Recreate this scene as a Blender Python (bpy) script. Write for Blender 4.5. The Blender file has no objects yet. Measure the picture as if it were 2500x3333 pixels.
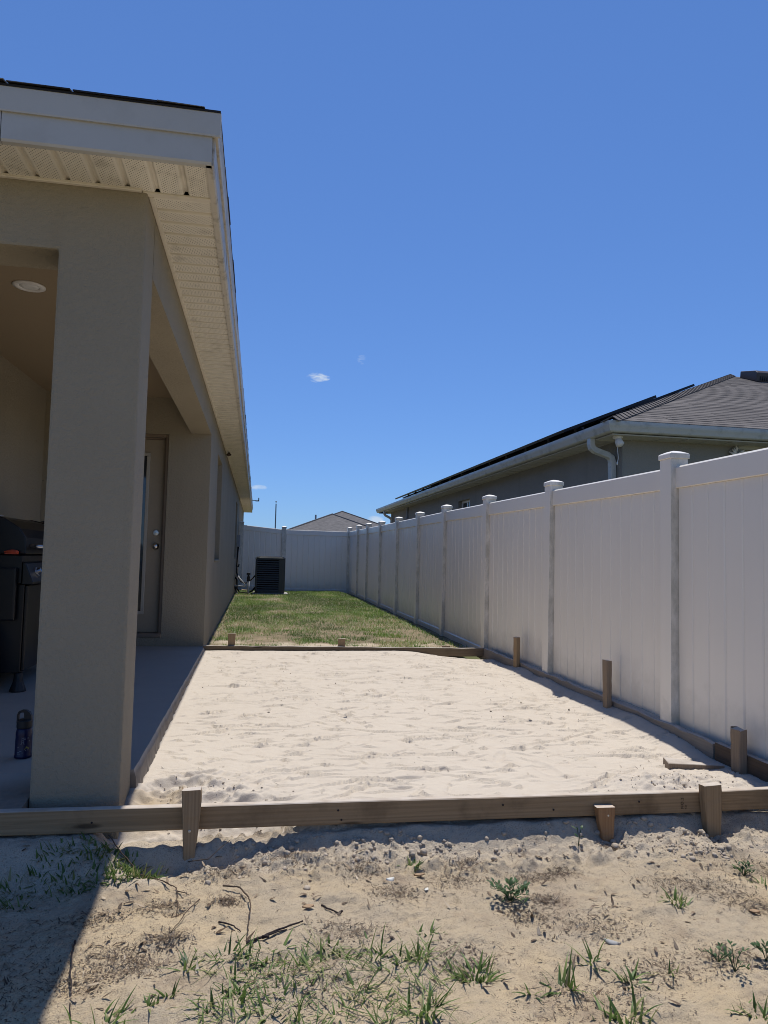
import bpy, bmesh, math, random
import numpy as np
from mathutils import Vector, Matrix

random.seed(7)
SC = bpy.context.scene
COL = SC.collection

# ------------------------------------------------------------------ camera
def set_camera():
    yaw, pitch, roll = [math.radians(v) for v in (10.06, 3.69, 1.315)]
    f = Vector((math.sin(yaw) * math.cos(pitch), math.cos(yaw) * math.cos(pitch), math.sin(pitch)))
    r = Vector((math.cos(yaw), -math.sin(yaw), 0))
    u = r.cross(f)
    r2 = r * math.cos(roll) + u * math.sin(roll)
    u2 = -r * math.sin(roll) + u * math.cos(roll)
    cam = bpy.data.cameras.new('camera')
    cam.sensor_fit = 'VERTICAL'
    cam.sensor_height = 36.0
    cam.sensor_width = 27.0
    cam.lens = 36.0 * 2309 / 3333
    cam.clip_start = 0.05
    cam.clip_end = 2000
    o = bpy.data.objects.new('camera', cam)
    COL.objects.link(o)
    m = Matrix(((r2.x, u2.x, -f.x, 0), (r2.y, u2.y, -f.y, 0), (r2.z, u2.z, -f.z, 1.0), (0, 0, 0, 1)))
    o.matrix_world = m
    SC.camera = o
set_camera()

# ------------------------------------------------------------------ light
SUN_DIR = Vector((0.104, 0.365, 1.0)).normalized()      # towards the sun
SUN_STRENGTH = 5.0
SKY_STRENGTH = 0.108
EXPOSURE = 0.0

def set_light():
    el = math.asin(SUN_DIR.z)
    az = math.atan2(SUN_DIR.x, SUN_DIR.y)
    w = bpy.data.worlds.new('World')
    SC.world = w
    w.use_nodes = True
    nt = w.node_tree
    nt.nodes.clear()
    N, L = nt.nodes.new, nt.links.new
    out = N('ShaderNodeOutputWorld')
    bg = N('ShaderNodeBackground')
    bg.inputs['Strength'].default_value = SKY_STRENGTH
    sky = N('ShaderNodeTexSky')
    sky.sky_type = 'NISHITA'
    sky.sun_disc = False
    sky.sun_elevation = el
    sky.sun_rotation = az
    sky.altitude = 0
    sky.air_density = 1.0
    sky.dust_density = 0.0
    sky.ozone_density = 2.6
    # a few wisps of cloud, each a soft patch of noise round one direction of the sky
    tc = N('ShaderNodeTexCoord')
    total = None
    for (d, up, wx, wz, sc, amt) in (
            ((0.078, 1.0, 0.2545), 0.0, 0.0250, 0.0105, 120.0, 0.95),
            ((0.139, 1.0, 0.285), 0.0, 0.010, 0.010, 150.0, 0.30),
            ((0.000, 1.0, 0.094), 0.0, 0.020, 0.0055, 60.0, 0.85),
            ((0.165, 1.0, 0.052), 0.0, 0.020, 0.012, 60.0, 0.9)):
        v = Vector(d).normalized()
        side = v.cross(Vector((0, 0, 1))).normalized()
        upv = side.cross(v).normalized()
        def dot(vec, scale):
            n = N('ShaderNodeVectorMath'); n.operation = 'DOT_PRODUCT'
            L(tc.outputs['Generated'], n.inputs[0]); n.inputs[1].default_value = vec
            m = N('ShaderNodeMath'); m.operation = 'DIVIDE'; L(n.outputs['Value'], m.inputs[0]); m.inputs[1].default_value = scale
            return m.outputs[0]
        a, b, c = dot(side, wx), dot(upv, wz), dot(v, 1.0)
        def mth(op, p, q):
            n = N('ShaderNodeMath'); n.operation = op
            for i, s in enumerate((p, q)):
                if s is None: continue
                if isinstance(s, (int, float)): n.inputs[i].default_value = s
                else: L(s, n.inputs[i])
            return n.outputs[0]
        r2 = mth('ADD', mth('MULTIPLY', a, a), mth('MULTIPLY', b, b))
        fall = mth('MAXIMUM', mth('SUBTRACT', 1.0, r2), 0.0)
        fall = mth('MULTIPLY', fall, mth('GREATER_THAN', c, 0.5))
        nz = N('ShaderNodeTexNoise'); nz.inputs['Scale'].default_value = sc; nz.inputs['Detail'].default_value = 6
        nz.inputs['Distortion'].default_value = 0.8
        mp = N('ShaderNodeMapping'); mp.inputs['Scale'].default_value = (0.6, 0.6, 1.6)
        L(tc.outputs['Generated'], mp.inputs[0]); L(mp.outputs[0], nz.inputs['Vector'])
        k = mth('MULTIPLY', mth('MAXIMUM', mth('SUBTRACT', mth('MULTIPLY', nz.outputs[0], fall), 0.30), 0.0), 3.4 * amt)
        k = mth('MINIMUM', k, 0.8 * amt)
        total = k if total is None else mth('MAXIMUM', total, k)
    mix = N('ShaderNodeMixRGB')
    mix.inputs[2].default_value = (5.8, 6.7, 7.8, 1)
    hs = N('ShaderNodeGamma'); hs.inputs['Gamma'].default_value = 0.7
    L(sky.outputs[0], hs.inputs['Color'])
    tint = N('ShaderNodeMixRGB'); tint.blend_type = 'MULTIPLY'; tint.inputs[0].default_value = 1.0; tint.inputs[2].default_value = (0.70, 1.11, 1.88, 1)
    L(hs.outputs[0], tint.inputs[1])
    L(total, mix.inputs[0]); L(tint.outputs[0], mix.inputs[1])
    L(mix.outputs[0], bg.inputs[0]); L(bg.outputs[0], out.inputs[0])
    s = bpy.data.lights.new('sun', 'SUN')
    s.energy = SUN_STRENGTH
    s.angle = math.radians(0.53)
    s.color = (1.0, 0.965, 0.91)
    o = bpy.data.objects.new('sun', s)
    COL.objects.link(o)
    o.location = (0, 0, 30)
    o.rotation_euler = SUN_DIR.to_track_quat('Z', 'Y').to_euler()
set_light()
SC.view_settings.view_transform = 'Standard'
SC.view_settings.look = 'None'
SC.view_settings.exposure = EXPOSURE
SC.view_settings.gamma = 1.0
SC.view_settings.use_curve_mapping = False
SC.render.engine = 'CYCLES'
SC.cycles.use_denoising = True
SC.cycles.filter_width = 0.95
SC.cycles.max_bounces = 10
SC.cycles.diffuse_bounces = 5
SC.cycles.sample_clamp_indirect = 6.0

# ------------------------------------------------------------------ helpers
class MB:
    """collects polygons; build() links them as one mesh object"""
    def __init__(self):
        self.v, self.f = [], []
    def add(self, vs, fs):
        n = len(self.v)
        self.v += [tuple(p) for p in vs]
        self.f += [tuple(i + n for i in q) for q in fs]
        return self
    def box(self, x0, x1, y0, y1, z0, z1):
        return self.add([(x0, y0, z0), (x1, y0, z0), (x1, y1, z0), (x0, y1, z0), (x0, y0, z1), (x1, y0, z1), (x1, y1, z1), (x0, y1, z1)],
                        [(0, 3, 2, 1), (4, 5, 6, 7), (0, 1, 5, 4), (1, 2, 6, 5), (2, 3, 7, 6), (3, 0, 4, 7)])
    def hexa(self, p):
        return self.add(p, [(0, 3, 2, 1), (4, 5, 6, 7), (0, 1, 5, 4), (1, 2, 6, 5), (2, 3, 7, 6), (3, 0, 4, 7)])
    def extrude(self, poly, a, b, fn):
        """poly: 2-D outline, fn(u, v, t) -> xyz, swept from t=a to t=b, closed ends"""
        n = len(poly)
        vs = [fn(u, v, a) for u, v in poly] + [fn(u, v, b) for u, v in poly]
        fs = [(i, (i + 1) % n, n + (i + 1) % n, n + i) for i in range(n)]
        fs += [tuple(range(n - 1, -1, -1)), tuple(range(n, 2 * n))]
        return self.add(vs, fs)
    def tube(self, path, r, n=8, caps=True, flat=None):
        P = [Vector(p) for p in path]
        R = r if isinstance(r, (list, tuple)) else [r] * len(P)
        rings = []
        prev = None
        for i, p in enumerate(P):
            t = (P[min(i + 1, len(P) - 1)] - P[max(i - 1, 0)])
            t = t.normalized() if t.length > 1e-9 else Vector((0, 0, 1))
            if prev is None:
                up = Vector((0, 0, 1)) if abs(t.z) < 0.9 else Vector((1, 0, 0))
                s = t.cross(up).normalized()
            else:
                s = (prev - t * prev.dot(t)).normalized()
            prev = s
            w = t.cross(s)
            k = flat if flat else 1.0
            rings.append([p + (s * math.cos(2 * math.pi * j / n) + w * math.sin(2 * math.pi * j / n) * k) * R[i] for j in range(n)])
        vs = [q for ring in rings for q in ring]
        fs = []
        for i in range(len(P) - 1):
            for j in range(n):
                a, b = i * n + j, i * n + (j + 1) % n
                fs.append((a, b, b + n, a + n))
        if caps:
            fs.append(tuple(range(n - 1, -1, -1)))
            fs.append(tuple((len(P) - 1) * n + j for j in range(n)))
        return self.add(vs, fs)
    def rtube(self, path, hw, hh, side):
        """rectangular tube along a path; side = fixed sideways vector"""
        P = [Vector(p) for p in path]
        sd = Vector(side).normalized()
        vs = []
        for i, p in enumerate(P):
            t = (P[min(i + 1, len(P) - 1)] - P[max(i - 1, 0)]).normalized()
            w = t.cross(sd).normalized()
            vs += [p + sd * hw + w * hh, p - sd * hw + w * hh, p - sd * hw - w * hh, p + sd * hw - w * hh]
        fs = []
        for i in range(len(P) - 1):
            for j in range(4):
                a, b = i * 4 + j, i * 4 + (j + 1) % 4
                fs.append((a, b, b + 4, a + 4))
        m = (len(P) - 1) * 4
        fs += [(3, 2, 1, 0), (m, m + 1, m + 2, m + 3)]
        return self.add(vs, fs)
    def lathe(self, prof, n=20, c=(0, 0, 0), axis='Z'):
        vs = []
        for r, h in prof:
            for j in range(n):
                a = 2 * math.pi * j / n
                x, y = r * math.cos(a), r * math.sin(a)
                p = {'Z': (x, y, h), 'Y': (x, h, y), 'X': (h, x, y)}[axis]
                vs.append((p[0] + c[0], p[1] + c[1], p[2] + c[2]))
        fs = []
        for i in range(len(prof) - 1):
            for j in range(n):
                a, b = i * n + j, i * n + (j + 1) % n
                fs.append((a, b, b + n, a + n))
        fs.append(tuple(range(n - 1, -1, -1)))
        fs.append(tuple((len(prof) - 1) * n + j for j in range(n)))
        return self.add(vs, fs)
    def mesh(self, name, bevel=0.0, seg=1, smooth=False, fixn=True):
        me = bpy.data.meshes.new(name)
        me.from_pydata(self.v, [], self.f)
        if bevel or fixn:
            bm = bmesh.new()
            bm.from_mesh(me)
            if fixn:
                bmesh.ops.recalc_face_normals(bm, faces=bm.faces)
            if bevel:
                bmesh.ops.bevel(bm, geom=[e for e in bm.edges if len(e.link_faces) == 2 and e.calc_face_angle(0) > 0.5],
                                offset=bevel, segments=seg, affect='EDGES', profile=0.6, clamp_overlap=True)
            bm.to_mesh(me)
            bm.free()
        if smooth:
            me.polygons.foreach_set('use_smooth', [True] * len(me.polygons))
        me.update()
        return me

def put(name, me, mat, parent=None, loc=(0, 0, 0), rot=(0, 0, 0)):
    o = bpy.data.objects.new(name, me)
    if mat is not None and not me.materials:
        me.materials.append(mat)
    COL.objects.link(o)
    o.location = loc
    o.rotation_euler = rot
    if parent is not None:
        o.parent = parent
    return o

def part(name, mb, mat, parent=None, bevel=0.0, seg=1, smooth=False, fixn=True):
    """mesh given in world coordinates; stored relative to its parents"""
    off = Vector((0, 0, 0))
    p = parent
    while p is not None:
        off += Vector(p.location)
        p = p.parent
    if off.length > 0:
        mb.v = [(a - off.x, b - off.y, c - off.z) for a, b, c in mb.v]
    return put(name, mb.mesh(name, bevel, seg, smooth, fixn), mat, parent)

def thing(name, label, cat, loc=(0, 0, 0), group=None, rot=(0, 0, 0)):
    o = bpy.data.objects.new(name, None)
    o.empty_display_size = 0.1
    COL.objects.link(o)
    o.location = loc
    o.rotation_euler = rot
    return tag(o, label, cat, group)

def tag(o, label, cat, group=None, kind=None):
    if label: o['label'] = label
    if cat: o['category'] = cat
    if group: o['group'] = group
    if kind: o['kind'] = kind
    return o

def struct(o, label=None):
    o['kind'] = 'structure'
    if label: o['label'] = label
    return o

# ---- numpy noise
_rng = np.random.default_rng(11)
_TAB = _rng.random((256, 256))
def vnoise(x, y, s=0):
    x = np.asarray(x, float) + s * 17.31
    y = np.asarray(y, float) + s * 9.77
    xi, yi = np.floor(x).astype(int), np.floor(y).astype(int)
    fx, fy = x - xi, y - yi
    fx, fy = fx * fx * (3 - 2 * fx), fy * fy * (3 - 2 * fy)
    g = lambda i, j: _TAB[i & 255, j & 255]
    return (g(xi, yi) * (1 - fx) + g(xi + 1, yi) * fx) * (1 - fy) + (g(xi, yi + 1) * (1 - fx) + g(xi + 1, yi + 1) * fx) * fy
def fbm(x, y, oct=4, s=0):
    t, a = 0, 0.5
    for k in range(oct):
        t = t + a * (vnoise(x * 2 ** k, y * 2 ** k, s + k) - 0.5)
        a *= 0.5
    return t
def sstep(a, b, x):
    t = np.clip((np.asarray(x, float) - a) / (b - a), 0, 1)
    return t * t * (3 - 2 * t)

def fast_mesh(name, V, F, smooth=True):
    """V (n,3) array, F (m,k) array of equal-sided faces"""
    V, F = np.asarray(V, np.float32), np.asarray(F, np.int32)
    me = bpy.data.meshes.new(name)
    me.vertices.add(len(V)); me.vertices.foreach_set('co', V.ravel())
    k = F.shape[1]
    me.loops.add(F.size); me.loops.foreach_set('vertex_index', F.ravel())
    me.polygons.add(len(F))
    me.polygons.foreach_set('loop_start', np.arange(0, F.size, k, dtype=np.int32))
    me.polygons.foreach_set('loop_total', np.full(len(F), k, np.int32))
    me.polygons.foreach_set('use_smooth', np.full(len(F), smooth))
    me.update(calc_edges=True)
    return me

def grid_mesh(name, xs, ys, Z):
    nx, ny = len(xs), len(ys)
    X, Y = np.meshgrid(xs, ys)
    V = np.stack([X.ravel(), Y.ravel(), Z.ravel()], 1)
    i = np.arange(nx - 1)[None, :] + np.arange(ny - 1)[:, None] * nx
    F = np.stack([i, i + 1, i + 1 + nx, i + nx], -1).reshape(-1, 4)
    return fast_mesh(name, V, F)

def vattr(me, name, vals):
    a = me.attributes.new(name, 'FLOAT', 'POINT')
    a.data.foreach_set('value', np.asarray(vals, np.float32))

# ------------------------------------------------------------------ materials
class NT:
    def __init__(self, name):
        self.m = bpy.data.materials.new(name)
        self.m.use_nodes = True
        self.t = self.m.node_tree
        self.b = self.t.nodes['Principled BSDF']
        self.out = self.t.nodes['Material Output']
        self.tc = self.t.nodes.new('ShaderNodeTexCoord')
        self.geo = None
    def n(self, kind, **kw):
        x = self.t.nodes.new(kind)
        for k, v in kw.items():
            setattr(x, k, v)
        return x
    def l(self, a, b): self.t.links.new(a, b)
    def coord(self, scale=(1, 1, 1), which='Object', rot=(0, 0, 0), loc=(0, 0, 0)):
        mp = self.n('ShaderNodeMapping')
        mp.inputs['Scale'].default_value = scale
        mp.inputs['Rotation'].default_value = rot
        mp.inputs['Location'].default_value = loc
        if which == 'World':
            g = self.n('ShaderNodeNewGeometry'); self.l(g.outputs['Position'], mp.inputs[0])
        else:
            self.l(self.tc.outputs[which], mp.inputs[0])
        return mp.outputs[0]
    def noise(self, sc, detail=4, vec=None, rough=0.55, dist=0.0):
        x = self.n('ShaderNodeTexNoise')
        x.inputs['Scale'].default_value = sc
        x.inputs['Detail'].default_value = detail
        x.inputs['Roughness'].default_value = rough
        x.inputs['Distortion'].default_value = dist
        self.l(vec if vec is not None else self.tc.outputs['Object'], x.inputs['Vector'])
        return x.outputs[0]
    def voro(self, sc, vec=None, feature='F1', out='Distance', rnd=1.0):
        x = self.n('ShaderNodeTexVoronoi', feature=feature)
        x.inputs['Scale'].default_value = sc
        x.inputs['Randomness'].default_value = rnd
        self.l(vec if vec is not None else self.tc.outputs['Object'], x.inputs['Vector'])
        return x.outputs[out]
    def ramp(self, fac, stops, interp='LINEAR'):
        r = self.n('ShaderNodeValToRGB')
        r.color_ramp.interpolation = interp
        e = r.color_ramp.elements
        while len(e) < len(stops): e.new(0.5)
        for x, (p, c) in zip(e, stops):
            x.position = p
            x.color = (c, c, c, 1) if isinstance(c, (int, float)) else (*c, 1)
        self.l(fac, r.inputs[0])
        return r.outputs[0]
    def mix(self, fac, a, b, mode='MIX'):
        m = self.n('ShaderNodeMixRGB', blend_type=mode)
        for i, s in ((0, fac), (1, a), (2, b)):
            if isinstance(s, (int, float)): m.inputs[i].default_value = s if i == 0 else (s, s, s, 1)
            elif isinstance(s, tuple): m.inputs[i].default_value = (*s, 1)
            else: self.l(s, m.inputs[i])
        return m.outputs[0]
    def math(self, op, a, b=0.0, clamp=False):
        m = self.n('ShaderNodeMath', operation=op, use_clamp=clamp)
        for i, s in enumerate((a, b)):
            if isinstance(s, (int, float)): m.inputs[i].default_value = s
            else: self.l(s, m.inputs[i])
        return m.outputs[0]
    def sep(self, vec):
        s = self.n('ShaderNodeSeparateXYZ'); self.l(vec, s.inputs[0]); return s.outputs
    def attr(self, name):
        a = self.n('ShaderNodeAttribute', attribute_name=name); return a.outputs['Fac']
    def rand(self):
        return self.n('ShaderNodeObjectInfo').outputs['Random']
    def col(self, c):
        if isinstance(c, tuple): self.b.inputs['Base Color'].default_value = (*c, 1)
        else: self.l(c, self.b.inputs['Base Color'])
        return self
    def rough(self, r):
        if isinstance(r, (int, float)): self.b.inputs['Roughness'].default_value = r
        else: self.l(r, self.b.inputs['Roughness'])
        return self
    def spec(self, s): self.b.inputs['Specular IOR Level'].default_value = s; return self
    def metal(self, s): self.b.inputs['Metallic'].default_value = s; return self
    def bump(self, h, strength=0.3, dist=0.01, chain=True):
        x = self.n('ShaderNodeBump')
        x.inputs['Strength'].default_value = strength
        x.inputs['Distance'].default_value = dist
        self.l(h, x.inputs['Height'])
        if self.b.inputs['Normal'].is_linked:
            self.l(self.b.inputs['Normal'].links[0].from_socket, x.inputs['Normal'])
        self.l(x.outputs[0], self.b.inputs['Normal'])
        return self

def mat_stucco(name, c1, c2, dirt=(0.20, 0.17, 0.13), scale=1.0, strength=0.55):
    t = NT(name)
    w = t.coord(which='World')
    big = t.noise(1.1, 5, w)
    c = t.mix(t.ramp(big, [(0.35, 0.0), (0.7, 1.0)]), c1, c2)
    # vertical run-down streaks and a few specks of dirt
    st = t.noise(1.0, 4, t.coord((5, 5, 0.35), 'World'))
    c = t.mix(t.math('MULTIPLY', t.ramp(st, [(0.56, 0.0), (0.78, 1.0)]), 0.22), c, dirt)
    sp = t.voro(2.3, w)
    c = t.mix(t.math('MULTIPLY', t.ramp(sp, [(0.010, 1.0), (0.022, 0.0)]), 0.75), c, (0.05, 0.045, 0.04))
    z = t.sep(w)[2]
    splash = t.math('MULTIPLY', t.ramp(t.math('ADD', z, t.math('MULTIPLY', big, 0.3)), [(0.0, 1.0), (0.36, 0.0)]), 0.35)
    c = t.mix(splash, c, dirt)
    gn = t.noise(260, 2, w)
    c = t.mix(t.ramp(gn, [(0.32, 0.30), (0.5, 0.0)]), c, dirt)
    t.col(c).rough(0.92).spec(0.25)
    # knock-down texture: flattened blobs plus fine sand grain
    lump = t.ramp(t.noise(42 * scale, 4, w, 0.6, 0.3), [(0.42, 0.0), (0.60, 1.0)])
    t.bump(lump, strength * 0.75, 0.005)
    t.bump(t.noise(150 * scale, 4, w, 0.65), 0.55, 0.003)
    return t.m

M = {}
M['stucco'] = mat_stucco('stucco', (0.315, 0.272, 0.196), (0.283, 0.244, 0.175), (0.17, 0.142, 0.10))
M['neighbour_stucco'] = mat_stucco('neighbour_stucco', (0.275, 0.262, 0.232), (0.242, 0.23, 0.204), (0.16, 0.152, 0.136), 1.2, 0.4)

def mat_ceiling():
    t = NT('porch_ceiling_paint')
    c = t.mix(t.noise(1.5, 3), (0.30, 0.235, 0.155), (0.275, 0.215, 0.14))
    t.col(c).rough(0.9).spec(0.2)
    t.bump(t.noise(120, 3), 0.35, 0.003)
    return t.m
M['ceiling'] = mat_ceiling()

def mat_soffit():
    t = NT('perforated_soffit')
    P = t.sep(t.coord(which='Object'))
    # staggered pin holes, 9 mm apart, on the flat part of the panel only (x across, y along)
    def cell(v, s, o=0.0):
        return t.math('ABSOLUTE', t.math('SUBTRACT', t.math('FRACT', t.math('ADD', t.math('MULTIPLY', v, s), o)), 0.5))
    s = 1 / 0.0088
    def holes(o):
        a, b = cell(P[0], s * 0.5, o), cell(P[1], s * 0.5, o)
        return t.math('LESS_THAN', t.math('ADD', t.math('MULTIPLY', a, a), t.math('MULTIPLY', b, b)), 0.0145)
    h = t.math('MAXIMUM', holes(0.0), holes(0.5))
    inside = t.math('LESS_THAN', t.math('ABSOLUTE', P[0]), 0.038)
    h = t.math('MULTIPLY', h, inside)
    w = t.coord(which='World')
    base = t.mix(t.noise(2.2, 4, w), (0.75, 0.705, 0.60), (0.65, 0.61, 0.515))
    mild = t.ramp(t.noise(9, 5, w), [(0.56, 0.0), (0.75, 1.0)])
    base = t.mix(t.math('MULTIPLY', mild, 0.35), base, (0.17, 0.15, 0.11))
    rv = t.rand()
    base = t.mix(t.math('MULTIPLY', rv, 0.12), base, (0.50, 0.45, 0.36))
    t.col(t.mix(h, base, (0.03, 0.028, 0.024))).rough(0.6).spec(0.3)
    t.bump(h, -0.6, 0.003)
    return t.m
M['soffit'] = mat_soffit()

def mat_metal_paint(name, c1, c2, grime=(0.16, 0.13, 0.10), amt=0.35, rough=0.42, gscale=7):
    t = NT(name)
    w = t.coord(which='World')
    c = t.mix(t.noise(2.0, 4, w), c1, c2)
    g = t.ramp(t.noise(gscale, 6, w, 0.65), [(0.52, 0.0), (0.74, 1.0)])
    c = t.mix(t.math('MULTIPLY', g, amt), c, grime)
    t.col(c).rough(t.ramp(t.noise(11, 3, w), [(0.3, rough - 0.08), (0.7, rough + 0.15)])).spec(0.35)
    t.bump(t.noise(300, 2, w), 0.08, 0.001)
    return t.m
M['fascia'] = mat_metal_paint('fascia_paint', (0.45, 0.45, 0.43), (0.40, 0.40, 0.38), (0.22,0.20,0.17), amt=0.16)
M['fascia_dirty'] = mat_metal_paint('fascia_paint_mildewed', (0.56, 0.52, 0.45), (0.46, 0.425, 0.36), (0.07, 0.058, 0.045), 0.75, 0.5, 14)
M['trim'] = mat_metal_paint('soffit_trim', (0.70, 0.64, 0.53), (0.60, 0.55, 0.45), amt=0.2)
M['gutter'] = mat_metal_paint('gutter_enamel', (0.52, 0.53, 0.50), (0.45, 0.46, 0.435), (0.12, 0.12, 0.10), 0.5, 0.35, 5)
M['neighbour_soffit'] = mat_metal_paint('neighbour_soffit', (0.46, 0.45, 0.395), (0.40, 0.39, 0.345), amt=0.3)

def mat_vinyl():
    t = NT('white_vinyl')
    w = t.coord(which='World')
    c = t.mix(t.noise(1.3, 3, w), (0.87, 0.81, 0.715), (0.83, 0.77, 0.68))
    c = t.mix(t.math('MULTIPLY', t.rand(), 0.07), c, (0.60, 0.57, 0.54))
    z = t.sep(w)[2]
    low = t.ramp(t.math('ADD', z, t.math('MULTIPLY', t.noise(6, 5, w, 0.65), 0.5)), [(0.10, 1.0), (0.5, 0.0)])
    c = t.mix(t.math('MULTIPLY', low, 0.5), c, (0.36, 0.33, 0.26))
    t.col(c).rough(t.ramp(t.noise(5, 3, w), [(0.3, 0.28), (0.7, 0.40)])).spec(0.5)
    t.bump(t.noise(2.0, 1, t.coord((1, 1, 0.25), 'World')), 0.05, 0.02)
    return t.m
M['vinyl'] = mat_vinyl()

def mat_vinyl_post():
    t = NT('white_vinyl_post')
    w = t.coord(which='World')
    c = t.mix(t.noise(1.3, 3, w), (0.87, 0.81, 0.715), (0.83, 0.77, 0.68))
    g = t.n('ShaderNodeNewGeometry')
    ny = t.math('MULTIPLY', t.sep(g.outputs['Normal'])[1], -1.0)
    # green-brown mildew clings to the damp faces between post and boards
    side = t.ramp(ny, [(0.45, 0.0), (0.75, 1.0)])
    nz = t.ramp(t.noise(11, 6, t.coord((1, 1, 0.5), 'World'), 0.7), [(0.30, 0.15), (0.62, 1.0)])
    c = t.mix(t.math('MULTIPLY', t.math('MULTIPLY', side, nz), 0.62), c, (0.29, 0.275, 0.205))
    z = t.sep(w)[2]
    low = t.ramp(t.math('ADD', z, t.math('MULTIPLY', t.noise(9, 5, w), 0.6)), [(0.15, 1.0), (0.45, 0.0)])
    c = t.mix(t.math('MULTIPLY', low, 0.35), c, (0.25, 0.23, 0.17))
    t.col(c).rough(0.36).spec(0.5)
    return t.m
M['vinyl_post'] = mat_vinyl_post()

def mat_wood(name, c_light, c_dark, stain, axis='X', grey=0.0, bumpy=0.5, damp=0.4, dust=0.75):
    t = NT(name)
    sc = {'X': (1.2, 26, 26), 'Y': (26, 1.2, 26), 'Z': (26, 26, 1.2)}[axis]
    v = t.coord(sc)
    warp = t.noise(1.0, 3, v, 0.5, 1.6)
    rings = t.n('ShaderNodeTexWave', wave_type='RINGS', rings_direction=axis)
    rings.inputs['Scale'].default_value = 1.3
    rings.inputs['Distortion'].default_value = 7.0
    rings.inputs['Detail'].default_value = 3
    rings.inputs['Detail Scale'].default_value = 1.3
    sc2 = {'X': (0.5, 19, 19), 'Y': (19, 0.5, 19), 'Z': (19, 19, 0.5)}[axis]
    t.l(t.coord(sc2, loc=(0.3, 0.5, 0.9)), rings.inputs['Vector'])
    fine = t.noise(1.0, 5, t.coord({'X': (3, 140, 140), 'Y': (140, 3, 140), 'Z': (140, 140, 3)}[axis]), 0.6)
    g = t.math('ADD', t.math('ADD', t.math('MULTIPLY', rings.outputs[0], 0.22), t.math('MULTIPLY', warp, 0.65)), t.math('MULTIPLY', t.math('SUBTRACT', fine, 0.5), 0.5))
    c = t.mix(t.ramp(g, [(0.25, 0.0), (0.85, 1.0)]), c_light, c_dark)
    st = t.ramp(t.noise(3.2, 6, None, 0.65), [(0.52, 0.0), (0.72, 1.0)])
    c = t.mix(t.math('MULTIPLY', st, damp), c, stain)
    if grey:
        c = t.mix(t.math('MULTIPLY', t.ramp(t.noise(2.1, 5), [(0.3, 0.3), (0.65, 1.0)]), grey), c, (0.40, 0.37, 0.33))
    kn = t.voro(4.0, t.coord({'X': (0.45, 2.2, 2.2), 'Y': (2.2, 0.45, 2.2), 'Z': (2.2, 2.2, 0.45)}[axis]))
    c = t.mix(t.ramp(kn, [(0.06, 0.75), (0.12, 0.0)]), c, tuple(x * 0.35 for x in stain))
    c = t.mix(t.math('MULTIPLY', t.rand(), 0.15), c, stain)
    gn = t.sep(t.n('ShaderNodeNewGeometry').outputs['Normal'])[2]
    du = t.math('MULTIPLY', t.ramp(gn, [(0.55, 0.0), (0.85, 1.0)]), t.ramp(t.noise(9, 5), [(0.3, 0.55), (0.6, 1.0)]))
    c = t.mix(t.math('MULTIPLY', du, dust), c, (0.55, 0.50, 0.44))
    t.col(c).rough(0.82).spec(0.25)
    t.bump(t.noise(2.5, 5, v, 0.7), bumpy, 0.004)
    return t.m
M['board'] = mat_wood('form_lumber', (0.34, 0.232, 0.128), (0.205, 0.134, 0.068), (0.08, 0.05, 0.026), damp=0.6)
M['board_old'] = mat_wood('weathered_lumber', (0.30, 0.245, 0.19), (0.19, 0.152, 0.117), (0.10, 0.08, 0.062), 'Y', 0.35, 1.0)
M['board_dark'] = mat_wood('damp_lumber', (0.15, 0.105, 0.07), (0.09, 0.062, 0.042), (0.045, 0.032, 0.024), 'Y')
M['board_back'] = mat_wood('damp_back_lumber', (0.20, 0.15, 0.095), (0.12, 0.085, 0.055), (0.06, 0.042, 0.03), 'X')
M['stake'] = mat_wood('stake_wood', (0.36, 0.25, 0.142), (0.225, 0.148, 0.08), (0.08, 0.052, 0.03), 'Z', damp=0.6)
M['stake_orange'] = mat_wood('cedar_stake', (0.35, 0.20, 0.095), (0.23, 0.115, 0.05), (0.10, 0.05, 0.025), 'Z')
M['stake_grey'] = mat_wood('old_stake_wood', (0.26, 0.185, 0.118), (0.16, 0.11, 0.068), (0.06, 0.042, 0.028), 'Z', 0.2, 0.9, 0.7)

def mat_plain(name, c, rough=0.5, spec=0.5, metal=0.0, var=0.15, sc=30, bump=0.0):
    t = NT(name)
    d = tuple(x * (1 - var) for x in c)
    t.col(t.mix(t.noise(sc, 4), c, d)).rough(rough).spec(spec).metal(metal)
    if bump: t.bump(t.noise(sc * 4, 3), bump, 0.002)
    return t.m
M['concrete'] = None
def mat_concrete():
    t = NT('patio_concrete')
    w = t.coord(which='World')
    c = t.mix(t.noise(1.7, 6, w, 0.6), (0.36, 0.33, 0.285), (0.28, 0.255, 0.22))
    c = t.mix(t.ramp(t.noise(6, 6, w), [(0.55, 0.0), (0.75, 0.5)]), c, (0.38, 0.33, 0.27))
    z = t.sep(w)[2]
    edge = t.ramp(z, [(0.42, 1.0), (0.47, 0.0)])
    e = t.ramp(t.math('ADD', z, 0.5), [(0.475, 1.0), (0.492, 0.0)])
    c = t.mix(t.math('MULTIPLY', e, 0.9), c, t.mix(t.noise(30, 5, w), (0.27, 0.23, 0.185), (0.12, 0.10, 0.08)))
    t.col(c).rough(0.85).spec(0.25)
    t.bump(t.noise(55, 5, w, 0.65), 0.25, 0.004)
    return t.m
M['concrete'] = mat_concrete()
M['door'] = mat_plain('door_paint', (0.33, 0.27, 0.19), 0.45, 0.4)
M['door_frame'] = mat_plain('door_frame_paint', (0.22, 0.165, 0.115), 0.5, 0.4)
M['white_paint'] = mat_plain('white_paint', (0.70, 0.68, 0.64), 0.4, 0.4, 0, 0.1)
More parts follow.
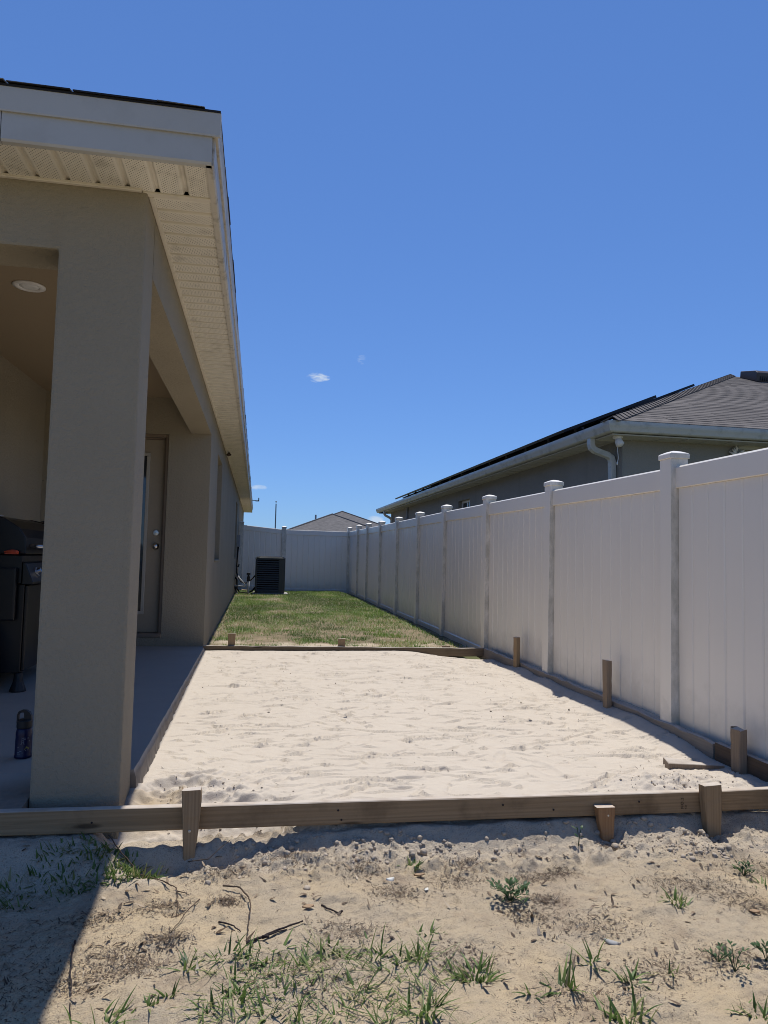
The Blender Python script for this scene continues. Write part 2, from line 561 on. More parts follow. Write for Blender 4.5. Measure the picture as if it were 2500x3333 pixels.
M['lite'] = mat_plain('lite_frame_paint', (0.40, 0.365, 0.30), 0.4, 0.4, 0, 0.1)
M['nickel'] = mat_plain('brushed_nickel', (0.62, 0.60, 0.57), 0.28, 0.5, 1.0, 0.1)
M['black_metal'] = mat_plain('black_enamel', (0.010, 0.010, 0.011), 0.30, 0.35, 0, 0.3)
M['black_plastic'] = mat_plain('black_plastic', (0.015, 0.015, 0.016), 0.5, 0.4)
M['steel'] = mat_plain('stainless_steel', (0.42, 0.42, 0.43), 0.3, 0.5, 1.0, 0.15)
M['grey_plastic'] = mat_plain('grey_plastic', (0.28, 0.29, 0.30), 0.55, 0.4)
M['pvc'] = mat_plain('grey_white_pvc', (0.50, 0.49, 0.46), 0.5, 0.4, 0, 0.25, 20)
M['copper'] = mat_plain('insulation', (0.02, 0.02, 0.022), 0.8, 0.2)
M['ac'] = mat_plain('condenser_paint', (0.050, 0.058, 0.060), 0.45, 0.4, 0, 0.3)
M['ac_dark'] = mat_plain('condenser_coil', (0.008, 0.008, 0.009), 0.8, 0.2)
M['ac_slat'] = mat_plain('condenser_slat', (0.085, 0.092, 0.093), 0.5, 0.4, 0, 0.3)
M['pad'] = mat_plain('pad_concrete', (0.36, 0.35, 0.33), 0.9, 0.2, 0, 0.3, 20, 0.3)
M['navy'] = mat_plain('navy_plastic', (0.007, 0.008, 0.045), 0.35, 0.4)
M['print_white'] = mat_plain('white_print', (0.25, 0.25, 0.28), 0.5, 0.4)
M['print_yellow'] = mat_plain('yellow_print', (0.28, 0.25, 0.06), 0.5, 0.4)
M['orange_red'] = mat_plain('orange_plastic', (0.55, 0.075, 0.03), 0.4, 0.5)
M['tank'] = mat_plain('tank_paint', (0.42, 0.42, 0.43), 0.4, 0.5)
M['solar_frame'] = mat_plain('solar_frame', (0.020, 0.021, 0.025), 0.4, 0.5, 0.4)
M['solar_glass'] = mat_plain('solar_cells', (0.012, 0.016, 0.032), 0.12, 0.5)
M['vent'] = mat_plain('roof_vent', (0.075, 0.050, 0.042), 0.45, 0.5, 0, 0.3)
M['mast'] = mat_plain('galvanised_mast', (0.20, 0.21, 0.22), 0.5, 0.5, 0.6)
M['ink'] = mat_plain('stamp_ink', (0.055, 0.040, 0.030), 0.9, 0.1, 0, 0.5, 200)
def mat_glass(name, tint):
    t = NT(name)
    t.col(tint).rough(0.04).spec(0.8)
    return t.m
M['glass'] = mat_glass('window_glass', (0.03, 0.035, 0.04))
def mat_lens():
    t = NT('frosted_lens')
    t.col((0.66, 0.65, 0.62)).rough(0.55)
    return t.m
M['lens'] = mat_lens()

def mat_shingle(name, a, b, c3):
    t = NT(name)
    w = t.coord(which='World')
    r = t.rand()
    col = t.mix(r, a, b)
    col = t.mix(t.ramp(t.noise(3.0, 5, w), [(0.35, 0.0), (0.7, 0.5)]), col, c3)
    bl = t.noise(1.0, 3, t.coord((9, 16, 16), 'World'))
    col = t.mix(t.ramp(bl, [(0.42, 0.0), (0.6, 0.55)]), col, tuple(v * 0.55 for v in a))
    gr = t.noise(420, 2, w)
    col = t.mix(t.ramp(gr, [(0.35, 0.55), (0.65, 0.0)]), col, (0.035, 0.033, 0.034))
    t.col(col).rough(0.93).spec(0.2)
    t.bump(gr, 0.5, 0.004)
    return t.m
M['shingle'] = mat_shingle('asphalt_shingle', (0.225, 0.20, 0.182), (0.122, 0.108, 0.10), (0.168, 0.15, 0.137))
M['shingle_dark'] = mat_shingle('dark_asphalt_shingle', (0.035, 0.033, 0.034), (0.022, 0.021, 0.022), (0.030, 0.028, 0.027))
def mat_far_roof():
    t = NT('far_asphalt_shingle')
    w = t.coord(which='World')
    z = t.sep(w)[2]
    row = t.math('FRACT', t.math('MULTIPLY', z, 1 / 0.055))
    n = t.noise(1.0, 4, t.coord((3.2, 3.2, 18), 'World'))
    c = t.mix(t.ramp(n, [(0.35, 0.0), (0.65, 1.0)]), (0.165, 0.155, 0.15), (0.105, 0.10, 0.098))
    c = t.mix(t.ramp(row, [(0.0, 0.7), (0.16, 0.0)]), c, (0.06, 0.057, 0.055))
    t.col(c).rough(0.95).spec(0.2)
    t.bump(row, 0.4, 0.02)
    return t.m
M['far_roof'] = mat_far_roof()

def mat_sand():
    t = NT('pale_fill_sand')
    w = t.coord(which='World')
    c = t.mix(t.noise(1.4, 5, w), (0.53, 0.467, 0.385), (0.48, 0.42, 0.345))
    c = t.mix(t.ramp(t.noise(14, 5, w, 0.6), [(0.45, 0.0), (0.8, 0.45)]), c, (0.42, 0.35, 0.28))
    gr = t.noise(650, 2, w)
    c = t.mix(t.ramp(gr, [(0.30, 0.35), (0.48, 0.0)]), c, (0.27, 0.22, 0.17))
    P = t.sep(w)
    # bare yellow subsoil shows in the dug corner by the post
    dx, dy = t.math('SUBTRACT', P[0], -0.40), t.math('SUBTRACT', P[1], 3.36)
    d = t.math('ADD', t.math('ADD', t.math('MULTIPLY', dx, dx), t.math('MULTIPLY', dy, dy)), t.math('MULTIPLY', t.noise(9, 3, w), 0.03))
    c = t.mix(t.ramp(d, [(0.010, 0.8), (0.045, 0.0)]), c, (0.36, 0.265, 0.15))
    t.col(c).rough(0.97).spec(0.12)
    t.bump(t.noise(60, 6, w, 0.7), 0.4, 0.005)
    t.bump(t.noise(240, 3, w), 0.4, 0.003)
    return t.m
M['sand'] = mat_sand()

def mat_soil():
    t = NT('sandy_soil')
    w = t.coord(which='World')
    P = t.sep(w)
    tan = t.mix(t.noise(2.3, 5, w), (0.50, 0.395, 0.255), (0.435, 0.34, 0.218))
    grey = t.mix(t.noise(6, 4, w), (0.44, 0.365, 0.262), (0.36, 0.295, 0.212))
    k = t.ramp(t.noise(1.7, 5, t.coord(which='World', loc=(3.1, 0.4, 0)), 0.6), [(0.42, 0.0), (0.58, 1.0)])
    c = t.mix(t.math('MULTIPLY', k, 0.8), tan, grey)
    # pale sand spilled from the bed lies along the board
    ed = t.ramp(t.math('ADD', P[1], t.math('MULTIPLY', t.noise(4, 4, w), 0.5)), [(0.0, 0.0), (1.0, 1.0)])
    sp = t.math('ADD', P[1], t.math('MULTIPLY', t.math('SUBTRACT', t.noise(5, 5, w), 0.5), 0.35))
    spm = t.math('MULTIPLY', t.math('SUBTRACT', sp, 2.84), 9.0, True)
    c = t.mix(spm, c, (0.46, 0.388, 0.295))
    ds = t.ramp(t.noise(3.3, 8, t.coord(which='World', loc=(7.7, 2.2, 0)), 0.72), [(0.53, 0.0), (0.66, 1.0)])
    c = t.mix(t.math('MULTIPLY', ds, 0.55), c, (0.235, 0.175, 0.125))
    gr = t.noise(520, 2, w)
    c = t.mix(t.ramp(gr, [(0.28, 0.5), (0.46, 0.0)]), c, (0.20, 0.155, 0.11))
    c = t.mix(t.ramp(t.noise(95, 3, w), [(0.60, 0.0), (0.75, 0.5)]), c, (0.17, 0.13, 0.10))
    sp = t.ramp(t.noise(210, 3, w, 0.6), [(0.34, 1.0), (0.44, 0.0)])
    patch = t.ramp(t.noise(7, 4, w), [(0.35, 0.25), (0.65, 1.0)])
    c = t.mix(t.math('MULTIPLY', t.math('MULTIPLY', sp, patch), 0.9), c, (0.10, 0.073, 0.05))
    pl = t.ramp(t.noise(170, 2, t.coord(which='World', loc=(1.3, 5.1, 0))), [(0.66, 0.0), (0.74, 0.6)])
    c = t.mix(pl, c, (0.58, 0.49, 0.37))
    t.col(c).rough(0.97).spec(0.12)
    t.bump(t.noise(45, 6, w, 0.75), 0.8, 0.012)
    t.bump(t.noise(190, 3, w, 0.6), 0.7, 0.005)
    return t.m
M['soil'] = mat_soil()
def mat_clod():
    t = NT('sand_clods')
    w = t.coord(which='World')
    c = t.mix(t.noise(20, 4, w), (0.45, 0.38, 0.30), (0.33, 0.275, 0.21))
    t.col(c).rough(0.97).spec(0.1)
    t.bump(t.noise(160, 5, w, 0.7), 0.6, 0.004)
    return t.m
M['clod'] = mat_clod()
def mat_lawn():
    t = NT('lawn_soil')
    w = t.coord(which='World')
    c = t.mix(t.ramp(t.noise(3, 5, w), [(0.38, 0.0), (0.62, 1.0)]), (0.26, 0.20, 0.13), (0.15, 0.125, 0.075))
    c = t.mix(t.ramp(t.noise(60, 4, w), [(0.5, 0.0), (0.7, 0.6)]), c, (0.08, 0.065, 0.045))
    P = t.sep(w)
    near = t.ramp(t.math('ADD', t.math('MULTIPLY', P[1], 0.1), t.math('MULTIPLY', t.noise(2.2, 4, w), 0.25)), [(0.95, 1.0), (1.25, 0.0)])
    c = t.mix(t.math('MULTIPLY', near, 0.9), c, (0.44, 0.365, 0.27))
    t.col(c).rough(0.97).spec(0.1)
    t.bump(t.noise(50, 5, w, 0.7), 0.5, 0.01)
    return t.m
M['lawn'] = mat_lawn()
def mat_blade(name, stops, trans=0.25):
    t = NT(name)
    c = t.ramp(t.attr('tint'), stops)
    t.col(c).rough(0.5).spec(0.3)
    tr = t.n('ShaderNodeBsdfTranslucent')
    t.l(c, tr.inputs[0])
    mx = t.n('ShaderNodeMixShader'); mx.inputs[0].default_value = trans
    t.l(t.b.outputs[0], mx.inputs[1]); t.l(tr.outputs[0], mx.inputs[2]); t.l(mx.outputs[0], t.out.inputs[0])
    return t.m
M['turf'] = mat_blade('turf_blades', [(0.0, (0.075, 0.125, 0.022)), (0.45, (0.130, 0.228, 0.036)), (0.68, (0.20, 0.28, 0.066)), (0.84, (0.33, 0.30, 0.145)), (1.0, (0.46, 0.39, 0.25))], 0.3)
M['blade'] = mat_blade('weed_blades', [(0.0, (0.045, 0.085, 0.020)), (0.5, (0.105, 0.170, 0.038)), (0.8, (0.175, 0.225, 0.062)), (1.0, (0.30, 0.27, 0.13))], 0.35)
M['broadleaf'] = mat_blade('broad_leaves', [(0.0, (0.025, 0.055, 0.020)), (0.6, (0.055, 0.105, 0.035)), (1.0, (0.11, 0.15, 0.06))], 0.2)
M['litter_dark'] = mat_blade('dead_litter', [(0.0, (0.045, 0.030, 0.020)), (0.5, (0.115, 0.075, 0.045)), (0.8, (0.25, 0.18, 0.11)), (1.0, (0.45, 0.37, 0.27))], 0.1)
M['twig'] = mat_plain('twig_bark', (0.105, 0.072, 0.050), 0.85, 0.2, 0, 0.5, 40, 0.4)
M['twig_dark'] = mat_plain('dark_twig_bark', (0.035, 0.026, 0.026), 0.85, 0.2, 0, 0.4, 40, 0.4)
M['shell'] = mat_plain('pale_shell', (0.58, 0.56, 0.50), 0.5, 0.4)
M['dead_leaf'] = mat_plain('dead_leaf', (0.36, 0.24, 0.14), 0.7, 0.3, 0, 0.35, 60)
M['outer_ground'] = mat_plain('outer_grass', (0.13, 0.135, 0.06), 0.95, 0.1, 0, 0.4, 0.8)

# ================================================================== THE GROUND
def soil_z(x, y):
    x = np.asarray(x, float); y = np.asarray(y, float)
    z = -0.262 + 0.05 * fbm(x * 1.1, y * 1.1, 3, 3) + 0.030 * fbm(x * 5, y * 5, 3, 5)
    z = z + 0.026 * fbm(x * 14, y * 18, 4, 8) + 0.013 * fbm(x * 55, y * 55, 2, 9)
    k = vnoise(x * 7, y * 9, 12); z = z - 0.016 * sstep(0.66, 0.9, k)
    # loose sand pushed out under the board, with hollows dug round the left stake
    m = sstep(2.80, 3.10, y) * (0.012 + 0.035 * vnoise(x * 2.6, y * 2.0, 21)) * sstep(-0.15, 0.35, x)
    m = m + 0.02 * np.exp(-((x - 1.95) / 0.22) ** 2 - ((y - 2.90) / 0.10) ** 2)
    z = z + m
    z = z - 0.05 * np.exp(-((x + 0.32) / 0.20) ** 2 - ((y - 3.02) / 0.10) ** 2)
    z = z + sstep(3.085, 3.16, y) * 0.07 * sstep(-0.02, 0.25, x)
    z = z + 0.03 * np.exp(-((x + 0.50) / 0.22) ** 2 - ((y - 2.95) / 0.14) ** 2)
    z = z + 0.125 * sstep(2.86, 3.08, y) * sstep(-0.42, -0.62, x)
    hol = sstep(3.02, 3.10, y) * sstep(0.22, 0.02, x) * sstep(-0.62, -0.50, x)
    z = z * (1 - hol) + hol * (-0.208 + 0.035 * fbm(x * 22, y * 22, 3, 14))
    band = sstep(2.80, 2.93, y + 0.10 * (vnoise(x * 4, y * 3, 33) - 0.5)) * sstep(-0.40, -0.1, x)
    lump = np.clip(fbm(x * 30, y * 30, 2, 31) + 0.05, 0, 1) * 0.085 + np.clip(fbm(x * 75, y * 75, 2, 35), 0, 1) * 0.035
    z = z + band * lump
    # bank of sand under the board
    bank = -0.170 - 0.78 * (3.10 - y) + 0.030 * fbm(x * 9, y * 12, 3, 37) + 0.02 * fbm(x * 40, y * 40, 2, 38)
    bank = np.where(y > 3.10, -0.170 + 0.03 * fbm(x * 9, y * 12, 3, 37), bank)
    kb = sstep(0.05, 0.30, x)
    dig = 0.065 * (np.exp(-((x - 1.60) / 0.10) ** 2) + np.exp(-((x - 2.13) / 0.10) ** 2)) * sstep(2.90, 3.0, y) * sstep(3.13, 3.08, y)
    bank = bank - dig; z = z - 0.4 * dig
    return z * (1 - kb) + np.maximum(z, bank) * kb

def sz(x, y): return float(soil_z(np.array([x]), np.array([y]))[0])

def graded(lo, a, b, hi, step, grow=1.35):
    core = list(np.arange(a, b + step / 2, step))
    left, right = [], []
    s, p = step, a
    while p > lo:
        s *= grow; p -= s; left.append(max(p, lo))
    s, p = step, b
    while p < hi:
        s *= grow; p += s; right.append(min(p, hi))
    return np.array(left[::-1] + core + right)

def build_ground():
    xs = graded(-7, -1.25, 2.75, 8, 0.0075)
    ys = graded(-5, 1.80, 3.165, 3.17, 0.0075)
    X, Y = np.meshgrid(xs, ys)
    Z = soil_z(X, Y)
    edge = np.maximum(sstep(3.5, 6, np.abs(X)), sstep(0, -3, Y))
    Z = Z * (1 - edge) + (-0.292) * edge
    struct(put('ground', grid_mesh('ground', xs, ys, Z), M['soil']), 'bare tan sandy soil with dry litter in front of the board')
    mb = MB(); mb.add([(-500, -500, -0.30), (500, -500, -0.30), (500, 500, -0.30), (-500, 500, -0.30)], [(0, 1, 2, 3)])
    struct(part('outer_ground', mb, M['outer_ground']), 'rough grass of the surrounding lots')

    # sand bed
    xs = np.arange(-0.60, 2.76, 0.0075)
    ys = np.concatenate([np.arange(3.135, 5.2, 0.006), np.arange(5.2, 7.84, 0.010)])
    X, Y = np.meshgrid(xs, ys)
    Z = -0.100 + 0.070 * sstep(3.2, 7.8, Y)
    Z = Z - (0.055 * sstep(3.4, 7.0, Y) + 0.0) * sstep(1.5, 2.6, X)
    Z = Z - 0.20 * np.exp(-((X - 2.38) / 0.33) ** 2 - ((Y - 7.84) / 0.16) ** 2)
    Z = Z + sstep(2.60, 2.66, X) * (0.04) + 0.045 * sstep(2.40, 2.585, X) * sstep(3.7, 4.1, Y) * sstep(7.2, 6.6, Y) * (0.6 + 0.8 * vnoise(X * 3, Y * 4, 66))
    Z += 0.014 * fbm(X * 1.3, Y * 1.3, 3, 40)
    Z += 0.005 * fbm(X * 3.0, Y * 8.0, 4, 44)
    # low ripples left by the rake, running across the bed
    r = fbm(X * 2.2, Y * 9 + 2 * fbm(X * 1.5, Y * 1.5, 2, 50), 3, 47)
    Z += 0.004 * (np.abs(r) * 2)
    rg = np.random.default_rng(5)
    # scuffs: little ledges whose steep side faces the viewer
    def scuff(cx, cy, ang, L, W, amp, curve=0.0):
        m = 1.5 * L
        ix = np.where((xs > cx - m) & (xs < cx + m))[0]; iy = np.where((ys > cy - m) & (ys < cy + m))[0]
        if len(ix) < 2 or len(iy) < 2: return
        s = np.ix_(iy, ix)
        dx, dy = X[s] - cx, Y[s] - cy
        u = dx * math.cos(ang) + dy * math.sin(ang)
        v = -dx * math.sin(ang) + dy * math.cos(ang) + curve * u * u / L
        v = v + 0.022 * (vnoise(X[s] * 26, Y[s] * 9, 3) - 0.5) + 0.004 * (vnoise(X[s] * 70, Y[s] * 70, 3) - 0.5)
        e = np.exp(-(u / L) ** 2 * 2.2)
        f = np.where(v > 0, np.clip(1 - v / W, 0, 1) ** 1.5, -0.7 * np.clip(1 + v / (W * 0.7), 0, 1))
        Z[s] += amp * e * f
    for _ in range(1000):
        cx, cy = rg.uniform(-0.45, 2.6), rg.uniform(3.2, 7.8)
        L = rg.uniform(0.025, 0.16) * (0.7 + 0.3 * rg.random())
        scuff(cx, cy, rg.normal(0.0, 0.45), L, rg.uniform(0.018, 0.06), rg.uniform(0.003, 0.011) * (0.6 + 0.8 * rg.random()), rg.uniform(-0.5, 0.5))
    for _ in range(90):
        scuff(rg.uniform(-0.3, 2.4), rg.uniform(3.3, 7.6), rg.normal(0.0, 0.4), rg.uniform(0.03, 0.09), rg.uniform(0.03, 0.06), rg.uniform(0.009, 0.019), rg.uniform(-0.6, 0.6))
    for _ in range(110):
        scuff(rg.uniform(-0.3, 2.4), rg.uniform(3.3, 7.6), rg.normal(0.1, 0.35), rg.uniform(0.14, 0.34), rg.uniform(0.02, 0.05), rg.uniform(0.005, 0.014), rg.uniform(-0.4, 0.4))
    # shoe prints: long dents with a raised rim
    def dent(cx, cy, ang, a, b, d):
        dx, dy = X - cx, Y - cy
        u = (dx * math.cos(ang) + dy * math.sin(ang)) / a; v = (-dx * math.sin(ang) + dy * math.cos(ang)) / b
        q = u * u + v * v
        return -d * np.exp(-q ** 2) + 0.45 * d * np.exp(-((np.sqrt(q) - 1.25) / 0.22) ** 2)
    for (cx, cy, an, a, b, d) in ((0.775, 3.54, 0.1, 0.07, 0.03, 0.016), (0.715, 3.39, 0.1, 0.055, 0.025, 0.016),
                                  (-0.33, 3.55, 0.3, 0.16, 0.08, 0.035), (-0.12, 3.40, 0.6, 0.09, 0.035, 0.03), (-0.26, 3.70, 0.5, 0.10, 0.035, 0.02),
                                  (-0.40, 3.40, 0.2, 0.10, 0.07, 0.03), (-0.02, 3.33, 0.6, 0.06, 0.03, 0.02)):
        Z += dent(cx, cy, an, a, b, d)
    for _ in range(34):
        Z += dent(rg.uniform(-0.4, 2.4), rg.uniform(3.3, 7.6), rg.normal(1.2, 0.5), rg.uniform(0.05, 0.13), rg.uniform(0.025, 0.045), rg.uniform(0.003, 0.009))
    hol = sstep(3.42, 3.17, Y) * sstep(0.30, 0.0, X)
    Z = Z * (1 - hol) + hol * (-0.222 + 0.045 * fbm(X * 20, Y * 20, 3, 75))
    # crumbled, dug-over ground in the two front corners
    dig = np.exp(-((X + 0.25) / 0.32) ** 2 - ((Y - 3.48) / 0.26) ** 2) + 0.9 * np.exp(-((X - 2.15) / 0.40) ** 2 - ((Y - 3.32) / 0.22) ** 2)
    Z += dig * (0.075 * np.clip(fbm(X * 18, Y * 18, 3, 60), -0.08, 1) + 0.03 * fbm(X * 50, Y * 50, 2, 63))
    Z += 0.035 * np.exp(-((X - 2.05) / 0.35) ** 2 - ((Y - 3.36) / 0.14) ** 2)
    Z += 0.0028 * fbm(X * 45, Y * 45, 3, 70)
    Z += (sstep(3.20, 3.13, Y)) * -0.03
    global SAND
    SAND = (xs, ys, Z)
    struct(put('sand_bed', grid_mesh('sand_bed', xs, ys, Z), M['sand']), 'raked pale sand bed framed by form boards')

    # lawn strip
    xs = np.arange(-0.60, 2.80, 0.03)
    ys = np.arange(7.86, 27.4, 0.04)
    X, Y = np.meshgrid(xs, ys)
    Z = lawn_z(X, Y)
    struct(put('lawn', grid_mesh('lawn', xs, ys, Z), M['lawn']), 'narrow side lawn between the house wall and the fence')

def lawn_z(x, y):
    z = -0.045 + 0.045 * sstep(8, 19, y) + 0.03 * fbm(np.asarray(x) * 1.2, np.asarray(y) * 1.2, 3, 80) + 0.012 * fbm(np.asarray(x) * 9, np.asarray(y) * 9, 2, 83)
    return z - 0.05 * sstep(2.25, 2.6, x) - 0.02 * sstep(19.5, 20.5, y)

def sand_z(x, y):
    xs, ys, Z = SAND
    return float(Z[int(np.clip(np.searchsorted(ys, y), 0, len(ys) - 1)), int(np.clip(np.searchsorted(xs, x), 0, len(xs) - 1))])
build_ground()

# ================================================================== THE HOUSE ON THE LEFT
XW, YF, SOF, BEAM = -0.537, 3.22, 2.61, 2.31
EX, EY = -0.240, 2.925            # outer edge of the soffit
YEND = 27.15
def holed(mb, u0, u1, v0, v1, holes, fn, d0, d1):
    """plate u0..u1 x v0..v1 with rectangular holes, faces at depth d0 and d1, reveals between"""
    us = sorted({u0, u1, *[h[0] for h in holes], *[h[1] for h in holes]})
    vs = sorted({v0, v1, *[h[2] for h in holes], *[h[3] for h in holes]})
    inh = lambda u, v: any(h[0] < u < h[1] and h[2] < v < h[3] for h in holes)
    idx = {}
    def P(i, j, d):
        k = (i, j, d)
        if k not in idx:
            idx[k] = len(mb.v); mb.v.append(fn(us[i], vs[j], d))
        return idx[k]
    solid = {(i, j) for i in range(len(us) - 1) for j in range(len(vs) - 1) if not inh((us[i] + us[i + 1]) / 2, (vs[j] + vs[j + 1]) / 2)}
    for (i, j) in solid:
        for d in (d0, d1):
            mb.f.append((P(i, j, d), P(i + 1, j, d), P(i + 1, j + 1, d), P(i, j + 1, d)))
        for (a, b, ni, nj) in (((i, j), (i + 1, j), i, j - 1), ((i + 1, j), (i + 1, j + 1), i + 1, j), ((i + 1, j + 1), (i, j + 1), i, j + 1), ((i, j + 1), (i, j), i - 1, j)):
            if (ni, nj) not in solid:
                mb.f.append((P(*a, d0), P(*b, d0), P(*b, d1), P(*a, d1)))
    return mb

def build_house():
    H = thing('stucco_house', 'tan stucco house with covered porch and deep perforated eave on the left', 'house', (-1.5, 3.3, 0))
    # corner column and the beams it carries
    part('column', MB().extrude([(-2.46, BEAM), (-0.897, BEAM), (-0.897, -0.34), (XW, -0.34), (XW, SOF + 0.14), (-2.46, SOF + 0.14)], YF, YF + 0.26, lambda u, v, t: (u, t, v)), M['stucco'], H, 0.012, 2)
    part('beam', MB().box(XW - 0.215, XW, YF + 0.2602, 7.972, BEAM, SOF + 0.14), M['stucco'], H)
    # porch: side wall, back wall with the door opening, ceiling
    part('wall', MB().box(-2.46, -2.26, YF + 0.2602, 7.972, -0.2, SOF + 0.14), M['stucco'], H)
    w = MB()
    DL, DR, DB, DT = -1.965, -0.985, 0.124, 2.292
    holed(w, -2.46, XW - 0.001, -0.2, SOF + 0.14, [(DL, DR, DB, DT)], lambda u, v, d: (u, d, v), 7.973, 8.17)
    part('wall', w, M['stucco'], H)
    part('porch_ceiling', MB().box(-2.259, XW - 0.216, YF + 0.261, 7.972, 2.69, 2.72), M['ceiling'], H)
    # long side wall with its window recesses
    w = MB()
    wins = [(9.38, 10.52, 0.90, 2.295), (17.55, 18.75, 0.90, 2.295)]
    holed(w, 8.171, YEND, -0.3, SOF + 0.14, wins, lambda u, v, d: (d, u, v), XW, XW - 0.2)
    holed(w, 7.973, 8.171, -0.3, SOF + 0.14, [], lambda u, v, d: (d, u, v), XW, XW - 0.001)
    part('wall', w, M['stucco'], H)
    part('wall', MB().box(-12.0, XW - 0.001, YEND - 0.2, YEND, -0.3, SOF + 0.14), M['stucco'], H)
    part('wall', MB().box(-12.0, -2.461, YF, YF + 0.2, -0.3, SOF + 0.14), M['stucco'], H)
    part('wall', MB().box(-12.2, -12.001, YF, YEND, -0.3, SOF + 0.14), M['stucco'], H)
    for (a, b, c, d) in wins:
        f = MB()
        xx = XW - 0.13
        f.box(xx - 0.03, xx, a, b, c, c + 0.045).box(xx - 0.03, xx, a, b, d - 0.045, d)
        f.box(xx - 0.03, xx, a, a + 0.045, c + 0.0455, d - 0.0455).box(xx - 0.03, xx, b - 0.045, b, c + 0.0455, d - 0.0455)
        f.box(xx - 0.025, xx - 0.002, a + 0.046, b - 0.046, (c + d) / 2 - 0.02, (c + d) / 2 + 0.02)
        wn = part('window', f, M['white_paint'], H, 0.004)
        part('pane', MB().box(xx - 0.022, xx - 0.014, a + 0.03, b - 0.03, c + 0.03, d - 0.03), M['glass'], wn)
        part('sill', MB().box(XW - 0.15, XW + 0.012, a + 0.001, b - 0.001, c + 0.001, c + 0.022), M['stucco'], wn, 0.004)

    # ---- back door
    yd = 8.075
    fr = MB()
    fr.box(DR - 0.030, DR - 0.001, 7.995, yd + 0.05, DB, DT).box(DL + 0.001, DL + 0.03, 7.995, yd + 0.05, DB, DT)
    fr.box(DL + 0.0305, DR - 0.0305, 7.995, yd + 0.05, DT - 0.035, DT - 0.001)
    fr.box(DR - 0.045, DR - 0.0305, 8.03, yd + 0.05, DB, DT - 0.0355).box(DL + 0.0305, DL + 0.045, 8.03, yd + 0.05, DB, DT - 0.0355)
    fr.box(DL + 0.0455, DR - 0.0455, 8.03, yd + 0.05, DT - 0.05, DT - 0.0355)
    part('door_frame', fr, M['door_frame'], H, 0.003)
    part('threshold', MB().box(DL + 0.001, DR - 0.001, 7.96, yd + 0.05, DB - 0.03, DB + 0.012), M['door_frame'], H, 0.004)
    D = MB(); x0, x1 = DL + 0.047, DR - 0.047
    D.box(x0, x1, yd, yd + 0.044, DB + 0.015, DT - 0.052)
    door = part('door', D, M['door'], H, 0.003)
    lx1, lx0, lz0, lz1 = -1.185, -1.745, 0.33, 2.09
    lf = MB()
    for (a, b, c, d) in ((lx0, lx1, lz0, lz0 + 0.035), (lx0, lx1, lz1 - 0.035, lz1), (lx0, lx0 + 0.035, lz0 + 0.0355, lz1 - 0.0355), (lx1 - 0.035, lx1, lz0 + 0.0355, lz1 - 0.0355)):
        lf.box(a, b, yd - 0.018, yd - 0.0005, c, d)
    part('lite_frame', lf, M['lite'], door, 0.006, 2)
    part('pane', MB().box(lx0 + 0.03, lx1 - 0.03, yd - 0.006, yd - 0.001, lz0 + 0.03, lz1 - 0.03), M['glass'], door)
    part('deadbolt', MB().lathe([(0.034, 0), (0.034, -0.008), (0.028, -0.016), (0.014, -0.017), (0.013, -0.024), (0.001, -0.025)], 20, (-1.092, yd, 1.214), 'Y'), M['nickel'], door, smooth=False)
    part('knob', MB().lathe([(0.036, 0), (0.036, -0.006), (0.014, -0.012), (0.013, -0.03), (0.027, -0.042), (0.031, -0.055), (0.026, -0.068), (0.008, -0.073), (0.001, -0.073)], 20, (-1.09, yd, 1.068), 'Y'), M['nickel'], door, smooth=True)

    # ---- soffit: one object per panel, a flat strip between two rounded ribs
    W = 0.125
    prof = []
    for u, z in ((-0.0625, 0.017), (-0.057, 0.017), (-0.050, 0.002), (-0.046, 0.0), (0.046, 0.0), (0.050, 0.002), (0.057, 0.017), (0.0625, 0.017)):
        prof.append((u, z))
    prof += [(0.0625, 0.022), (-0.0625, 0.022)]
    def panel_mesh(L):
        return MB().extrude(prof, 0, L, lambda u, v, t: (u, t, v)).mesh('soffit_panel')
    def addp(me, x, y, rz):
        put('soffit_panel', me, M['soffit'], H, (x + 1.5, y - 3.3, SOF), (0, 0, rz))
    m1 = panel_mesh(YF - EY - 0.006)
    n = 0
    x = EX - 0.065
    while x > -2.6:
        addp(m1, x, EY + 0.003, 0); x -= W
    m2 = panel_mesh(EX - XW - 0.006)
    y = YF + 0.035 + W / 2
    while y < YEND + 0.2:
        addp(m2, EX - 0.003, y, math.pi / 2); y += W
    tr = MB()
    tr.box(-2.6, XW - 0.022, YF - 0.022, YF - 0.001, SOF - 0.010, SOF + 0.006)           # J channel, front
    part('channel', tr, M['trim'], H, 0.003)
    part('channel', MB().box(XW + 0.001, XW + 0.022, YF + 0.036, YEND, SOF - 0.010, SOF + 0.006), M['trim'], H, 0.003)
    part('channel', MB().box(XW - 0.0215, EX - 0.004, YF - 0.002, YF + 0.034, SOF - 0.007, SOF + 0.004), M['trim'], H, 0.003)
    part('end_soffit', MB().box(XW - 0.2, EX - 0.004, YEND + 0.2, YEND + 0.42, SOF - 0.003, SOF + 0.012), M['trim'], H)

    # ---- fascia: a wrapped board below, a drip flashing above, in lengths
    def fascia_front(x0, x1):
        f = MB()
        f.extrude([(EY + 0.022, SOF - 0.0035), (EY + 0.022, SOF - 0.008), (EY - 0.003, SOF - 0.008), (EY - 0.010, SOF + 0.001), (EY - 0.012, SOF + 0.112), (EY, SOF + 0.112), (EY, SOF - 0.0035)], x0, x1, lambda u, v, t: (t, u, v))
        return f
    part('fascia_board', fascia_front(-1.046, EX + 0.001), M['fascia'], H)
    part('fascia_board', fascia_front(-12.2, -1.049), M['fascia'], H)
